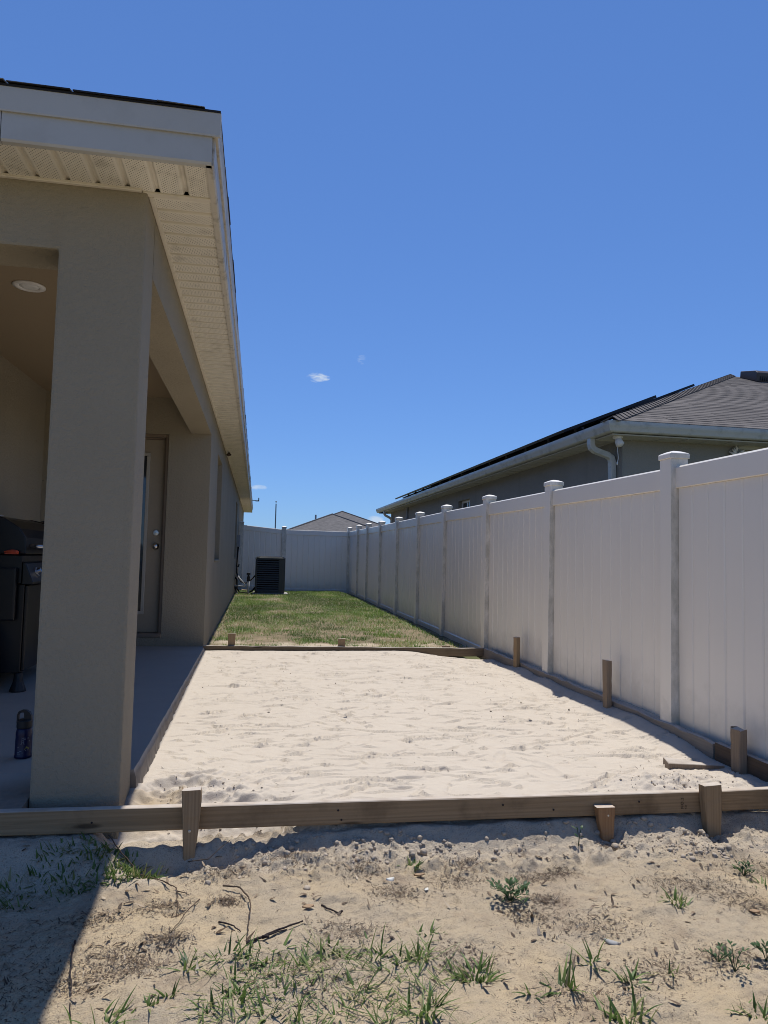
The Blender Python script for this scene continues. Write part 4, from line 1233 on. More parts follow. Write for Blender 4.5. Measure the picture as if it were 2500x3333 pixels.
# ================================================================== THE NEIGHBOUR'S HOUSE
def build_neighbour():
    gx, gy, gz = 4.07, 7.76, 2.70        # outer top corner of the gutter
    gyE = 24.57
    wx, wy, wyE = 4.46, 8.16, 23.75      # wall faces
    sl = 0.41
    H = thing('grey_house', 'grey stucco house beyond the fence with hip roof and solar panels', 'house', (4.46, 8.16, -0.3))
    w = MB()
    win = (14.62, 15.50, 1.10, 2.315)
    holed(w, wy, wyE, -0.32, 2.60, [win], lambda u, v, d: (d, u, v), wx, wx + 0.2)
    part('wall', w, M['neighbour_stucco'], H)
    w = MB()
    fwin = (6.16, 7.30, 1.25, 2.50)
    holed(w, wx + 0.2005, 15.6, -0.32, 2.60, [fwin], lambda u, v, d: (u, d, v), wy, wy + 0.2)
    holed(w, wx, wx + 0.2, -0.32, 2.60, [], lambda u, v, d: (u, d, v), wy - 0.0005, wy + 0.001)
    part('wall', w, M['neighbour_stucco'], H)
    part('wall', MB().box(wx + 0.2005, 15.6, wyE - 0.2, wyE, -0.32, 2.60), M['neighbour_stucco'], H)
    part('wall', MB().box(15.601, 15.8, wy, wyE, -0.32, 2.60), M['neighbour_stucco'], H)
    # side window
    def window(kind, a, b, c, d, depth):
        f = MB(); t = 0.05
        def bx(u0, u1, v0, v1, e0, e1):
            if kind == 'X': f.box(e0, e1, u0, u1, v0, v1)
            else: f.box(u0, u1, e0, e1, v0, v1)
        e0, e1 = depth, depth + 0.05
        bx(a, b, c, c + t, e0, e1); bx(a, b, d - t, d, e0, e1); bx(a, a + t, c + t + .0005, d - t - .0005, e0, e1); bx(b - t, b, c + t + .0005, d - t - .0005, e0, e1)
        bx((a + b) / 2 - 0.022, (a + b) / 2 + 0.022, c + t + .0005, d - t - .0005, e0 + 0.004, e1 - 0.004)
        o = part('window', f, M['white_paint'], H, 0.004)
        g = MB()
        if kind == 'X': g.box(e0 + 0.02, e0 + 0.028, a + 0.03, b - 0.03, c + 0.03, d - 0.03)
        else: g.box(a + 0.03, b - 0.03, e0 + 0.02, e0 + 0.028, c + 0.03, d - 0.03)
        part('pane', g, M['glass'], o)
    window('X', *win, wx + 0.08)
    window('Y', *fwin, wy + 0.04)
    tr = MB()
    tr.box(fwin[0] - 0.09, fwin[1] + 0.09, wy - 0.02, wy - 0.001, fwin[3] + 0.001, fwin[3] + 0.055).box(fwin[0] - 0.09, fwin[0] - 0.001, wy - 0.02, wy - 0.001, fwin[2], fwin[3])
    part('window_surround', tr, M['neighbour_soffit'], H, 0.004)
    # soffit, fascia
    s = MB()
    s.box(gx + 0.10, wx - 0.001, wy - 0.0, gyE - 0.05, 2.545, 2.56)
    part('soffit', s, M['neighbour_soffit'], H)
    part('soffit', MB().box(gx + 0.10, 15.9, gy + 0.10, wy - 0.001, 2.545, 2.56), M['neighbour_soffit'], H)
    y = wy + 0.1
    while y < wyE:                        # ribs between the soffit panels
        part('soffit_rib', MB().box(gx + 0.115, wx - 0.003, y, y + 0.012, 2.538, 2.5445), M['neighbour_soffit'], H); y += 0.305
    x = gx + 0.5
    while x < 7.6:
        part('soffit_rib', MB().box(x, x + 0.012, gy + 0.115, wy - 0.003, 2.538, 2.5445), M['neighbour_soffit'], H); x += 0.305
    part('soffit', MB().box(gx + 0.10, 15.9, wyE + 0.001, gyE - 0.05, 2.545, 2.56), M['neighbour_soffit'], H)
    # gutters: K-style trough
    K = [(0.115, 0.0), (0.125, -0.005), (0.125, -0.13), (0.045, -0.13), (0.030, -0.118), (0.018, -0.085), (0.004, -0.055), (0.0, -0.035), (0.0, -0.002), (0.010, 0.0), (0.012, -0.02), (0.03, -0.09), (0.11, -0.10)]
    part('gutter', MB().extrude(K, gy + 0.03, gyE, lambda u, v, t: (gx + u, t + (0 if t > 20 else u - 0.03), gz + v)), M['gutter'], H)
    part('gutter', MB().extrude(K, gx + 0.03, 15.9, lambda u, v, t: (t + (0 if t > 12 else u - 0.03), gy + u, gz + v)), M['gutter'], H)
    # downspouts
    def spout(P, side):
        o = MB().rtube(P, 0.046, 0.036, side)
        return part('downspout', o, M['gutter'], H, 0.006)
    pts = [(4.14, 8.36, 2.575), (4.14, 8.36, 2.50), (4.15, 8.36, 2.455), (4.19, 8.355, 2.425), (4.27, 8.345, 2.395), (4.35, 8.34, 2.37), (4.40, 8.335, 2.335), (4.415, 8.335, 2.28), (4.418, 8.335, 2.10), (4.418, 8.335, -0.2)]
    spout(pts, (0, 1, 0))
    rb = MB()
    for i in range(9):                     # crimped rings of the elbows
        q = i / 8
        p = Vector((4.14, 8.36, 2.49)).lerp(Vector((4.19, 8.355, 2.42)), q)
        rb.box(p.x - 0.036, p.x + 0.036, p.y - 0.0415, p.y + 0.0415, p.z - 0.002, p.z + 0.002)
    part('elbow_crimp', rb, M['gutter'], H)
    spout([(4.16, 23.4, 2.57), (4.16, 23.4, 2.48), (4.20, 23.4, 2.42), (4.36, 23.4, 2.34), (4.41, 23.4, 2.28), (4.42, 23.4, -0.2)], (0, 1, 0))
    part('vent_pipe', MB().tube([(wx - 0.03, 20.95, 2.54), (wx - 0.03, 20.95, 0.3)], 0.028, 8).box(wx - 0.07, wx, 20.9, 21.0, 2.18, 2.22), M['grey_plastic'], H)
    # flood light under the corner of the eave, its lead hanging
    c = thing('flood_light', 'small white flood light under the neighbouring eave corner with a lead hanging', 'light', (4.30, 7.98, 2.545))
    part('base', MB().lathe([(0.062, 2.545), (0.062, 2.53), (0.045, 2.515)], 14, (4.30, 7.98, 0)), M['white_paint'], c)
    part('lamp_head', MB().tube([(4.30, 7.98, 2.52), (4.30, 7.96, 2.49), (4.315, 7.94, 2.44), (4.32, 7.93, 2.425)], [0.03, 0.045, 0.052, 0.02], 12), M['white_paint'], c, smooth=True)
    part('lead', MB().tube([(4.29, 7.97, 2.47), (4.29, 7.96, 2.36), (4.30, 7.96, 2.28), (4.285, 7.96, 2.22)], 0.004, 5).lathe([(0.001, 2.19), (0.010, 2.20), (0.010, 2.225), (0.003, 2.235)], 8, (4.285, 7.96, 0)), M['white_paint'], c)
    # carved ornament by the front window
    o = thing('wall_ornament', 'pale scrolled ornament hanging beside the window of the grey house', 'ornament', (6.02, 8.12, 2.2))
    lf = MB()
    rg = random.Random(4)
    for i in range(11):
        a = rg.uniform(-1.2, 1.2); r = rg.uniform(0.03, 0.10)
        cx, cz = 6.02 + r * math.sin(a), 2.42 + rg.uniform(-0.16, 0.10)
        L_, W_ = rg.uniform(0.035, 0.06), rg.uniform(0.014, 0.022)
        lf.tube([(cx - L_ * math.sin(a), 8.13, cz - L_ * math.cos(a)), (cx, 8.10, cz), (cx + L_ * math.sin(a), 8.12, cz + L_ * math.cos(a))], [0.006, W_, 0.005], 8)
    part('scroll', lf, M['white_paint'], o, smooth=True)
    part('backplate', MB().box(5.95, 6.09, 8.135, 8.158, 2.05, 2.50), M['grey_plastic'], o, 0.01)

    # ---- roof
    ex, ey, ez = gx + 0.07, gy + 0.07, gz + 0.012
    eX, eY = ex + 12.0, gyE + 0.02
    h = (eX - ex) / 2
    A = [(ex, ey, ez), (eX, ey, ez), (eX, eY, ez), (ex, eY, ez), (ex + h, ey + h, ez + h * sl), (ex + h, eY - h, ez + h * sl)]
    B = [(p[0], p[1], p[2] - 0.02) for p in A]
    r = MB(); r.add(A + B, [(0, 1, 4), (1, 2, 5, 4), (2, 3, 5), (3, 0, 4, 5), (7, 6, 10), (8, 7, 10, 11), (9, 8, 11), (6, 9, 11, 10), (0, 6, 7, 1), (1, 7, 8, 2), (2, 8, 9, 3), (3, 9, 6, 0)])
    roof = part('roof', r, M['shingle'], H)
    rg = random.Random(12)
    e = 0.132                              # course spacing in plan
    n = int(h / e)
    for k in range(n):
        y0, y1 = ey - 0.012 + k * e, ey + (k + 1) * e + 0.05
        xl = ex + max(0, y0 - ey) + 0.02
        xr = min(eX - max(0, y1 - ey), max(0.90 * y0 + 0.6, xl + 1.0))
        x = xl - rg.uniform(0, 0.9)
        while x < xr:
            wd = rg.choice((0.48, 0.62, 0.80))
            x2 = min(x + wd, xr)
            a0, a1 = max(x, ex + max(0, y0 - ey) + 0.01), max(x, ex + (y1 - ey) + 0.01)
            b0, b1 = min(x2, eX - max(0, y0 - ey)), min(x2, eX - (y1 - ey))
            if b0 - a0 > 0.03:
                b1 = max(b1, a1 + 0.004) if b1 < a1 else b1
                t = rg.uniform(0.006, 0.009); dy = rg.uniform(-0.004, 0.004)
                zz = lambda y_: ez + (y_ - ey) * sl
                part('shingle', MB().hexa([(a0, y0 + dy, zz(y0) + 0.004), (b0, y0 + dy, zz(y0) + 0.004), (b1, y1, zz(y1) + 0.001), (a1, y1, zz(y1) + 0.001),
                                          (a0, y0 + dy, zz(y0) + t + 0.004), (b0, y0 + dy + rg.uniform(-.003, .003), zz(y0) + t + 0.004), (b1, y1, zz(y1) + 0.004), (a1, y1, zz(y1) + 0.004)]), M['shingle'], roof)
            x += wd + 0.004
    # hip caps, folded over the hip one upon the next
    hv = Vector((1, 1, sl)).normalized()
    dl = Vector((0, 1, 0)); dr = Vector((1, 0, 0))
    # across-hip directions lying in each roof plane
    left = Vector((-1, 0, -sl)).normalized(); right = Vector((0, -1, -sl)).normalized()
    P = []
    wv = 0.17
    for dz in (0.0, 0.012):
        up = Vector((0, 0, 1))
        P += [left * wv + up * (0.020 + dz), up * (0.038 + dz), right * wv + up * (0.020 + dz)]
        P += [left * wv + hv * 0.20 + up * (0.008 + dz * 0.4), hv * 0.20 + up * (0.026 + dz * 0.4), right * wv + hv * 0.20 + up * (0.008 + dz * 0.4)]
    capm = MB().add(P, [(0, 1, 4, 3), (1, 2, 5, 4), (6, 9, 10, 7), (7, 10, 11, 8), (0, 6, 7, 1), (1, 7, 8, 2), (2, 8, 11, 5), (0, 3, 9, 6), (3, 4, 10, 9), (4, 5, 11, 10)]).mesh('hip_cap')
    L = h * math.sqrt(2 + sl * sl)
    ol = Vector(H.location)
    i = 0
    while i * 0.145 < L - 0.05:
        p = Vector((ex, ey, ez)) + hv * (0.03 + i * 0.145)
        put('hip_cap', capm, M['shingle'], roof, p - ol); i += 1
    # black slotted vents near the top of the front slope
    for j in range(3):
        xa = ex + h - 0.03 + j * 0.86
        yb = ey + h - 0.85
        za = ez + (yb - ey) * sl
        v = MB()
        v.extrude([(yb, za + 0.01), (yb - 0.03, za + 0.20), (yb + 0.04, za + 0.26), (yb + 0.50, za + 0.36), (yb + 0.52, za + 0.21)], xa, xa + 0.82, lambda u, q, t: (t, u, q))
        vo = part('roof_vent', v, M['vent'], roof, 0.02, 2)
        sv = MB()
        for q in range(14):
            sv.box(xa + 0.08 + q * 0.05, xa + 0.10 + q * 0.05, yb - 0.024, yb - 0.004, za + 0.04, za + 0.13)
        part('slot', sv, M['black_plastic'], vo)
    # solar array on the slope facing the yard
    ca = math.cos(math.atan(sl)); sa = math.sin(math.atan(sl)); ang = math.atan(sl)
    pw, ph, th = 1.0, 1.64, 0.042
    fm = MB(); b = 0.022
    for (a0, a1, c0, c1) in ((0, ph, 0, b), (0, ph, pw - b, pw), (0, b, b + .0003, pw - b - .0003), (ph - b, ph, b + .0003, pw - b - .0003)):
        fm.box(a0, a1, c0, c1, 0, th)
    fmesh = fm.mesh('frame'); gmesh = MB().box(b * 0.5, ph - b * 0.5, b * 0.5, pw - b * 0.5, th - 0.010, th - 0.004).mesh('cells')
    foot = MB().box(0, 0.05, 0, 0.09, -0.05, -0.001).box(-0.03, 0.08, -0.01, 0.10, -0.066, -0.0505).mesh('foot')
    for (s0, ya, n_, so) in ((0.42, 9.95, 13, 0.085), (2.09, 11.30, 10, 0.055)):
        for k in range(n_):
            x = ex + s0 * ca - sa * so; z = ez + s0 * sa + ca * so; y = ya + k * 1.02
            p = put('solar_panel', fmesh, M['solar_frame'], roof, Vector((x, y, z)) - ol, (0, -ang, 0))
            put('cells', gmesh, M['solar_glass'], p)
            for (fx, fy) in ((0.25, 0.1), (1.2, 0.1)):
                put('foot', foot, M['solar_frame'], p, (fx, fy, 0))
        x = ex + s0 * ca - sa * 0.055; z = ez + s0 * sa + ca * 0.055
        for q in (0.28, 1.22):
            part('mounting_rail', MB().box(x + q * ca - 0.02, x + q * ca + 0.02, ya - 0.06, ya + n_ * 1.02 + 0.06, z + q * sa - 0.028, z + q * sa + 0.005), M['solar_frame'], roof)
    return H
build_neighbour()

def build_far():
    H = thing('far_house', 'distant house with grey hip roof showing above the far fence', 'house', (7.5, 62, -0.3))
    part('wall', MB().box(2.1, 12.9, 58.6, 75, -0.3, 2.66), M['neighbour_stucco'], H)
    part('wall', MB().box(2.2, 9.4, 52.6, 58.59, -0.3, 2.66), M['neighbour_stucco'], H)
    def hip(x0, x1, y0, y1, z, s, front_only=False):
        h = (x1 - x0) / 2
        A = [(x0, y0, z), (x1, y0, z), (x1, y1, z), (x0, y1, z), ((x0 + x1) / 2, y0 + h, z + h * s), ((x0 + x1) / 2, y1 - (0 if front_only else h), z + h * s)]
        return MB().add(A, [(0, 1, 4), (1, 2, 5, 4), (2, 3, 5), (3, 0, 4, 5), (0, 3, 2, 1)])
    part('roof', hip(1.5, 13.5, 58, 76, 2.65, 0.41), M['far_roof'], H)
    part('roof', hip(1.62, 9.98, 52, 64, 2.655, 0.41, True), M['far_roof'], H)
    rc = MB()
    for a, b in (((1.5, 58, 2.65), (7.5, 64, 5.11)), ((13.5, 58, 2.65), (7.5, 64, 5.11)), ((1.62, 52, 2.655), (5.8, 56.18, 4.369)), ((9.98, 52, 2.655), (5.8, 56.18, 4.369))):
        rc.tube([a, b], 0.07, 6)
    part('hip_cap', rc, M['far_roof'], H)
    part('vent_pipe', MB().tube([(4.55, 57.0, 3.6), (4.55, 57.0, 4.32)], 0.07, 8), M['grey_plastic'], H)
    P = thing('light_mast', 'thin distant grey mast with a round tip above the far fence', 'mast', (1.92, 80, -0.3))
    part('pole', MB().tube([(1.92, 80, -0.3), (1.92, 80, 6.75)], [0.085, 0.06], 8), M['mast'], P)
    part('tip', MB().lathe([(0.001, 6.88), (0.07, 6.91), (0.09, 6.97), (0.06, 7.03), (0.001, 7.06)], 10, (1.92, 80, 0)).tube([(1.92, 80, 6.75), (1.92, 80, 6.9)], 0.012, 5), M['mast'], P)
build_far()

# ================================================================== THINGS ON THE PORCH
def build_porch():
    xf = -1.60                              # front of the grill faces the yard
    y0, y1 = 5.42, 6.55
    G = thing('gas_grill', 'black gas grill with steel handle and knobs on the porch', 'grill', (-1.88, 6.0, 0))
    cab = MB()
    cab.box(-2.17, xf - 0.02, y0 + 0.02, y0 + 0.04, 0.13, 0.75).box(-2.17, xf - 0.02, y1 - 0.04, y1 - 0.02, 0.13, 0.75)
    cab.box(-2.17, xf - 0.02, y0 + 0.0405, y1 - 0.0405, 0.13, 0.16).box(-2.17, -2.15, y0 + 0.0405, y1 - 0.0405, 0.1605, 0.75)
    part('cabinet', cab, M['black_metal'], G, 0.004)
    for k in range(2):
        a = y0 + 0.03 + k * (y1 - y0 - 0.06) / 2
        d = part('door', MB().box(xf - 0.0195, xf, a + 0.003, a + (y1 - y0 - 0.06) / 2 - 0.003, 0.14, 0.745), M['black_metal'], G, 0.005)
        yy = a + (0.04 if k else (y1 - y0 - 0.06) / 2 - 0.04)
        part('handle', MB().tube([(xf + 0.03, yy, 0.45), (xf + 0.03, yy, 0.68)], 0.009, 8), M['steel'], d)
    # side shelf, folded down on the near end
    part('side_shelf', MB().box(-2.12, xf - 0.06, y0 - 0.045, y0 + 0.0, 0.50, 0.87), M['black_metal'], G, 0.012, 2)
    part('side_shelf', MB().box(-2.14, xf - 0.04, y1 + 0.001, y1 + 0.38, 0.86, 0.90), M['black_metal'], G, 0.012, 2)
    part('firebox', MB().box(-2.16, xf - 0.03, y0 + 0.005, y1 - 0.005, 0.752, 0.965), M['black_metal'], G, 0.01)
    pan = MB().extrude([(xf - 0.0295, 0.752), (xf + 0.035, 0.752), (xf + 0.045, 0.768), (xf - 0.01, 0.905), (xf - 0.0295, 0.915)], y0 - 0.01, y1 + 0.01, lambda u, v, t: (u, t, v))
    cp = part('control_panel', pan, M['black_metal'], G, 0.004)
    nrm = Vector((0.137, 0, 0.055)).normalized()
    for k in range(5):
        c = Vector((xf + 0.018, y0 + 0.16 + k * 0.205, 0.838))
        kn = part('knob', MB().tube([c, c + nrm * 0.008, c + nrm * 0.010, c + nrm * 0.035, c + nrm * 0.038], [0.038, 0.036, 0.026, 0.022, 0.012], 14), M['steel'], cp, smooth=False)
        part('pointer', MB().tube([c + nrm * 0.039 + Vector((0, 0, -0.015)), c + nrm * 0.039 + Vector((0, 0, 0.015))], 0.004, 5), M['black_plastic'], kn)
    hood = [(-2.14, 0.967), (-2.15, 1.08), (-2.11, 1.18), (-2.02, 1.235), (-1.90, 1.245), (-1.78, 1.215), (-1.68, 1.15), (-1.635, 1.085), (-1.622, 0.967)]
    part('hood', MB().extrude(hood, y0 + 0.045, y1 - 0.045, lambda u, v, t: (u, t, v)), M['black_metal'], G, 0.01, 2)
    for yy in (y0 + 0.005, y1 - 0.0445):
        part('hood_end', MB().extrude([(u * 1.0 + (0.008 if u > -1.9 else -0.008), v + (0.008 if v > 1 else 0)) for u, v in hood], yy, yy + 0.0395, lambda u, v, t: (u, t, v)), M['black_metal'], G, 0.008, 2)
    hd = part('hood_handle', MB().tube([(-1.565, y0 + 0.06, 1.025), (-1.565, y1 - 0.06, 1.025)], 0.016, 12), M['steel'], G, smooth=True)
    for yy in (y0 + 0.12, y1 - 0.12):
        part('bracket', MB().tube([(-1.625, yy, 1.03), (-1.568, yy, 1.025)], 0.010, 8), M['steel'], hd)
    part('badge', MB().lathe([(0.04, 1.2445), (0.04, 1.250), (0.03, 1.253), (0.001, 1.253)], 16, (-1.90, y0 + 0.25, 0.0)), M['steel'], G)
    for (lx, ly) in ((xf - 0.03, y0 + 0.03), (xf - 0.03, y1 - 0.03), (-2.13, y0 + 0.03), (-2.13, y1 - 0.03)):
        part('leg', MB().lathe([(0.055, 0.001), (0.055, 0.012), (0.034, 0.07), (0.026, 0.129)], 12, (lx, ly, 0)), M['black_plastic'], G)
    t = part('propane_tank', MB().lathe([(0.10, 0.02), (0.10, 0.035), (0.13, 0.06), (0.152, 0.11), (0.152, 0.33), (0.13, 0.39), (0.07, 0.425), (0.03, 0.43), (0.03, 0.46)], 20, (-1.90, 5.19, 0)), M['tank'], None, smooth=True)
    tag(t, 'grey gas cylinder standing on the slab at the end of the grill', 'gas cylinder')
    part('collar', MB().lathe([(0.10, 0.40), (0.105, 0.405), (0.105, 0.475), (0.10, 0.48), (0.095, 0.475), (0.095, 0.405)], 20, (-1.90, 5.19, 0)), M['tank'], t)
    c = part('lighter', MB().tube([(-1.75, 5.39, 0.981), (-1.72, 5.39, 0.984), (-1.70, 5.39, 0.984), (-1.67, 5.39, 0.983), (-1.655, 5.39, 0.982)], [0.004, 0.011, 0.015, 0.013, 0.006], 10).box(-1.745, -1.665, 5.385, 5.428, 0.966, 0.9725), M['orange_red'])
    tag(c, 'orange-red plastic lighter on the near end of the grill', 'lighter')
    # jug behind the hood
    J = thing('black_jug', 'black drinking jug with spout and loop on the far shelf of the grill', 'bottle', (-1.86, 6.72, 0.90))
    part('body', MB().lathe([(0.05, 0.901), (0.058, 0.91), (0.058, 1.15), (0.045, 1.18)], 18, (-1.86, 6.72, 0)), M['black_plastic'], J, smooth=False)
    part('lid', MB().lathe([(0.052, 1.1805), (0.052, 1.235), (0.03, 1.25), (0.028, 1.255)], 18, (-1.86, 6.72, 0)).tube([(-1.85, 6.72, 1.25), (-1.845, 6.72, 1.33)], 0.014, 8), M['black_plastic'], J)
    part('loop', MB().tube([(-1.90, 6.72, 1.22), (-1.965, 6.72, 1.235), (-1.975, 6.72, 1.19), (-1.915, 6.72, 1.165)], 0.008, 6), M['black_plastic'], J)

    # child's bottle on the slab by the column
    cx, cy, r = -1.077, 3.735, 0.037
    Bt = thing('water_bottle', 'dark blue printed water bottle with black carry lid beside the column', 'bottle', (cx, cy, 0))
    body = part('body', MB().lathe([(0.034, 0.001), (r + 0.002, 0.005), (r + 0.002, 0.014), (r, 0.018), (r, 0.085), (r - 0.001, 0.10), (r, 0.118), (r - 0.004, 0.138), (0.031, 0.142)], 28, (cx, cy, 0)), M['navy'], Bt, smooth=True)
    lid = part('lid', MB().lathe([(0.034, 0.1425), (0.035, 0.147), (0.0345, 0.176), (0.030, 0.181), (0.001, 0.182)], 28, (cx, cy, 0)), M['black_plastic'], Bt, smooth=False)
    # flat carry loop rising over the lid, spout filling its right half
    lp = MB()
    out = [(-0.034, 0.165), (-0.034, 0.205), (-0.028, 0.220), (-0.012, 0.2265), (0.008, 0.2255), (0.022, 0.216), (0.031, 0.200), (0.034, 0.165)]
    inn = [(-0.0265, 0.183), (-0.0265, 0.203), (-0.022, 0.211), (-0.012, 0.2150), (-0.002, 0.2145), (-0.001, 0.200), (-0.001, 0.19), (-0.001, 0.183)]
    vs, fs = [], []
    for yy in (-0.010, 0.010):
        vs += [(cx + u, cy + yy, v) for u, v in out] + [(cx + u, cy + yy, v) for u, v in inn]
    for i in range(7):
        fs += [(i, i + 1, 8 + i + 1, 8 + i), (16 + i, 16 + 8 + i, 16 + 8 + i + 1, 16 + i + 1), (i, 16 + i, 16 + i + 1, i + 1), (8 + i, 8 + i + 1, 24 + i + 1, 24 + i)]
    fs += [(0, 8, 24, 16), (7, 23, 31, 15)]
    part('carry_loop', lp.add(vs, fs), M['black_plastic'], lid)
    def decal(kind, pts, mat):
        """flat print wrapped on the bottle: pts in (angle offset in m from the side facing the yard front, height)"""
        v = []
        a0 = math.atan2(-cy, -cx)            # faces south-west-ish side seen from the yard
        for u, z in pts:
            a = a0 + u / r
            v.append((cx + (r + 0.0006) * math.cos(a), cy + (r + 0.0006) * math.sin(a), z))
        return part(kind, MB().add(v, [tuple(range(len(v)))]), mat, body, fixn=False)
    rect = lambda u, z, w, h: [(u - w / 2, z - h / 2), (u + w / 2, z - h / 2), (u + w / 2, z + h / 2), (u - w / 2, z + h / 2)]
    for (u, z, w_, h_) in ((-0.008, 0.088, 0.0015, 0.034), (0.0005, 0.088, 0.0015, 0.034), (-0.004, 0.071, 0.022, 0.0012), (-0.004, 0.080, 0.008, 0.0012), (-0.004, 0.090, 0.008, 0.0012), (-0.004, 0.099, 0.008, 0.0012),
                           (0.006, 0.100, 0.007, 0.002), (0.006, 0.094, 0.007, 0.002), (0.019, 0.099, 0.004, 0.006), (0.026, 0.084, 0.004, 0.005), (0.023, 0.109, 0.002, 0.008), (-0.024, 0.058, 0.008, 0.002), (-0.022, 0.032, 0.012, 0.003), (-0.012, 0.038, 0.009, 0.002), (-0.017, 0.024, 0.003, 0.003), (-0.025, 0.026, 0.003, 0.003), (-0.004, 0.031, 0.003, 0.003)):
        decal('print', rect(u, z, w_, h_), M['print_white'])
    decal('print', [(0.004, 0.044), (0.026, 0.046), (0.027, 0.052), (0.021, 0.053), (0.016, 0.060), (0.011, 0.060), (0.009, 0.051), (0.004, 0.050)], M['print_yellow'])
    decal('print', rect(0.010, 0.041, 0.004, 0.004), M['print_white']); decal('print', rect(0.021, 0.042, 0.004, 0.004), M['print_white'])
build_porch()

# ================================================================== VEGETATION AND LITTER
def blades(rg, base, length, width, azim, lean, droop, tint, segs=4, zfn=None):
    """numpy arrays -> strips of quads tapering to a tip; base (n,3)"""
    n = len(base)
    V = np.zeros((n, (segs + 1) * 2, 3)); T = np.repeat(tint[:, None], (segs + 1) * 2, 1)
    dirx, diry = np.cos(azim), np.sin(azim)
    px, py = -diry, dirx
    p = base.copy()
    ang = lean.copy()
    for s in range(segs + 1):
        q = s / segs
        w = width * (1 - q ** 1.6) * 0.5 + 0.0002
        if s == 0: w = width * 0.35
        for k, sg in enumerate((-1, 1)):
            V[:, s * 2 + k, 0] = p[:, 0] + px * w * sg
            V[:, s * 2 + k, 1] = p[:, 1] + py * w * sg
            V[:, s * 2 + k, 2] = p[:, 2]
        st = length / segs
        p = p + np.stack([dirx * np.sin(ang) * st, diry * np.sin(ang) * st, np.cos(ang) * st], 1)
        ang = ang + droop / segs
    f = []
    for s in range(segs):
        f.append([s * 2, s * 2 + 1, s * 2 + 3, s * 2 + 2])
    F = (np.arange(n)[:, None, None] * (segs + 1) * 2 + np.array(f)[None]).reshape(-1, 4)
    return V.reshape(-1, 3), F, T.ravel()

def blade_object(name, parts, mat, loc=(0, 0, 0), parent=None):
    V = np.concatenate([p[0] for p in parts]) - np.array(loc)
    off, F = 0, []
    for p in parts:
        F.append(p[1] + off); off += len(p[0])
    me = fast_mesh(name, V, np.concatenate(F))
    vattr(me, 'tint', np.concatenate([p[2] for p in parts]))
    return put(name, me, mat, parent, loc)

def build_lawn_grass():
    rg = np.random.default_rng(21)
    n = 135000
    x = rg.uniform(-0.52, 2.60, n); y = 7.95 + (20.78 - 7.95) * rg.random(n) ** 1.12
    pn = fbm(x * 1.6, y * 1.1, 4, 101) + 0.5
    dn = fbm(x * 1.1 + 9, y * 0.9, 3, 107) + 0.5
    bare = sstep(13.5, 8.6, y) * sstep(0.38, 0.50, fbm(x * 2.1, y * 2.6, 3, 111) + 0.5) * 0.97
    path = np.exp(-((x - 1.0) / 0.45) ** 2) * 0.75 * sstep(0.40, 0.56, dn) * sstep(19, 12, y)
    wall = sstep(-0.40, -0.53, x) * 0.85
    fence = sstep(2.32, 2.55, x) * 0.93
    far = sstep(20.2, 20.7, y) * 0.9
    keep = rg.random(n) > np.maximum.reduce([bare, path, wall, fence, far])
    x, y, pn, dn = x[keep], y[keep], pn[keep], dn[keep]
    n = len(x)
    z = lawn_z(x, y) - 0.004
    tint = np.clip(0.27 + 1.5 * (pn - 0.5) * 2 + 0.8 * (dn - 0.5) + rg.normal(0, 0.17, n) + 0.35 * np.exp(-((x - 1.0) / 0.6) ** 2) * sstep(17, 11, y) * sstep(0.45, 0.6, dn), 0, 1)
    tall = 0.7 + 0.6 * pn
    b = blades(rg, np.stack([x, y, z], 1), rg.uniform(0.025, 0.062, n) * tall, rg.uniform(0.004, 0.009, n), rg.uniform(0, 2 * np.pi, n), rg.uniform(0.2, 1.1, n), rg.uniform(0.2, 1.0, n), tint, 2)
    o = blade_object('lawn_grass', [b], M['turf'])
    tag(o, 'short patchy green grass of the side lawn', 'grass', None, 'stuff')
build_lawn_grass()

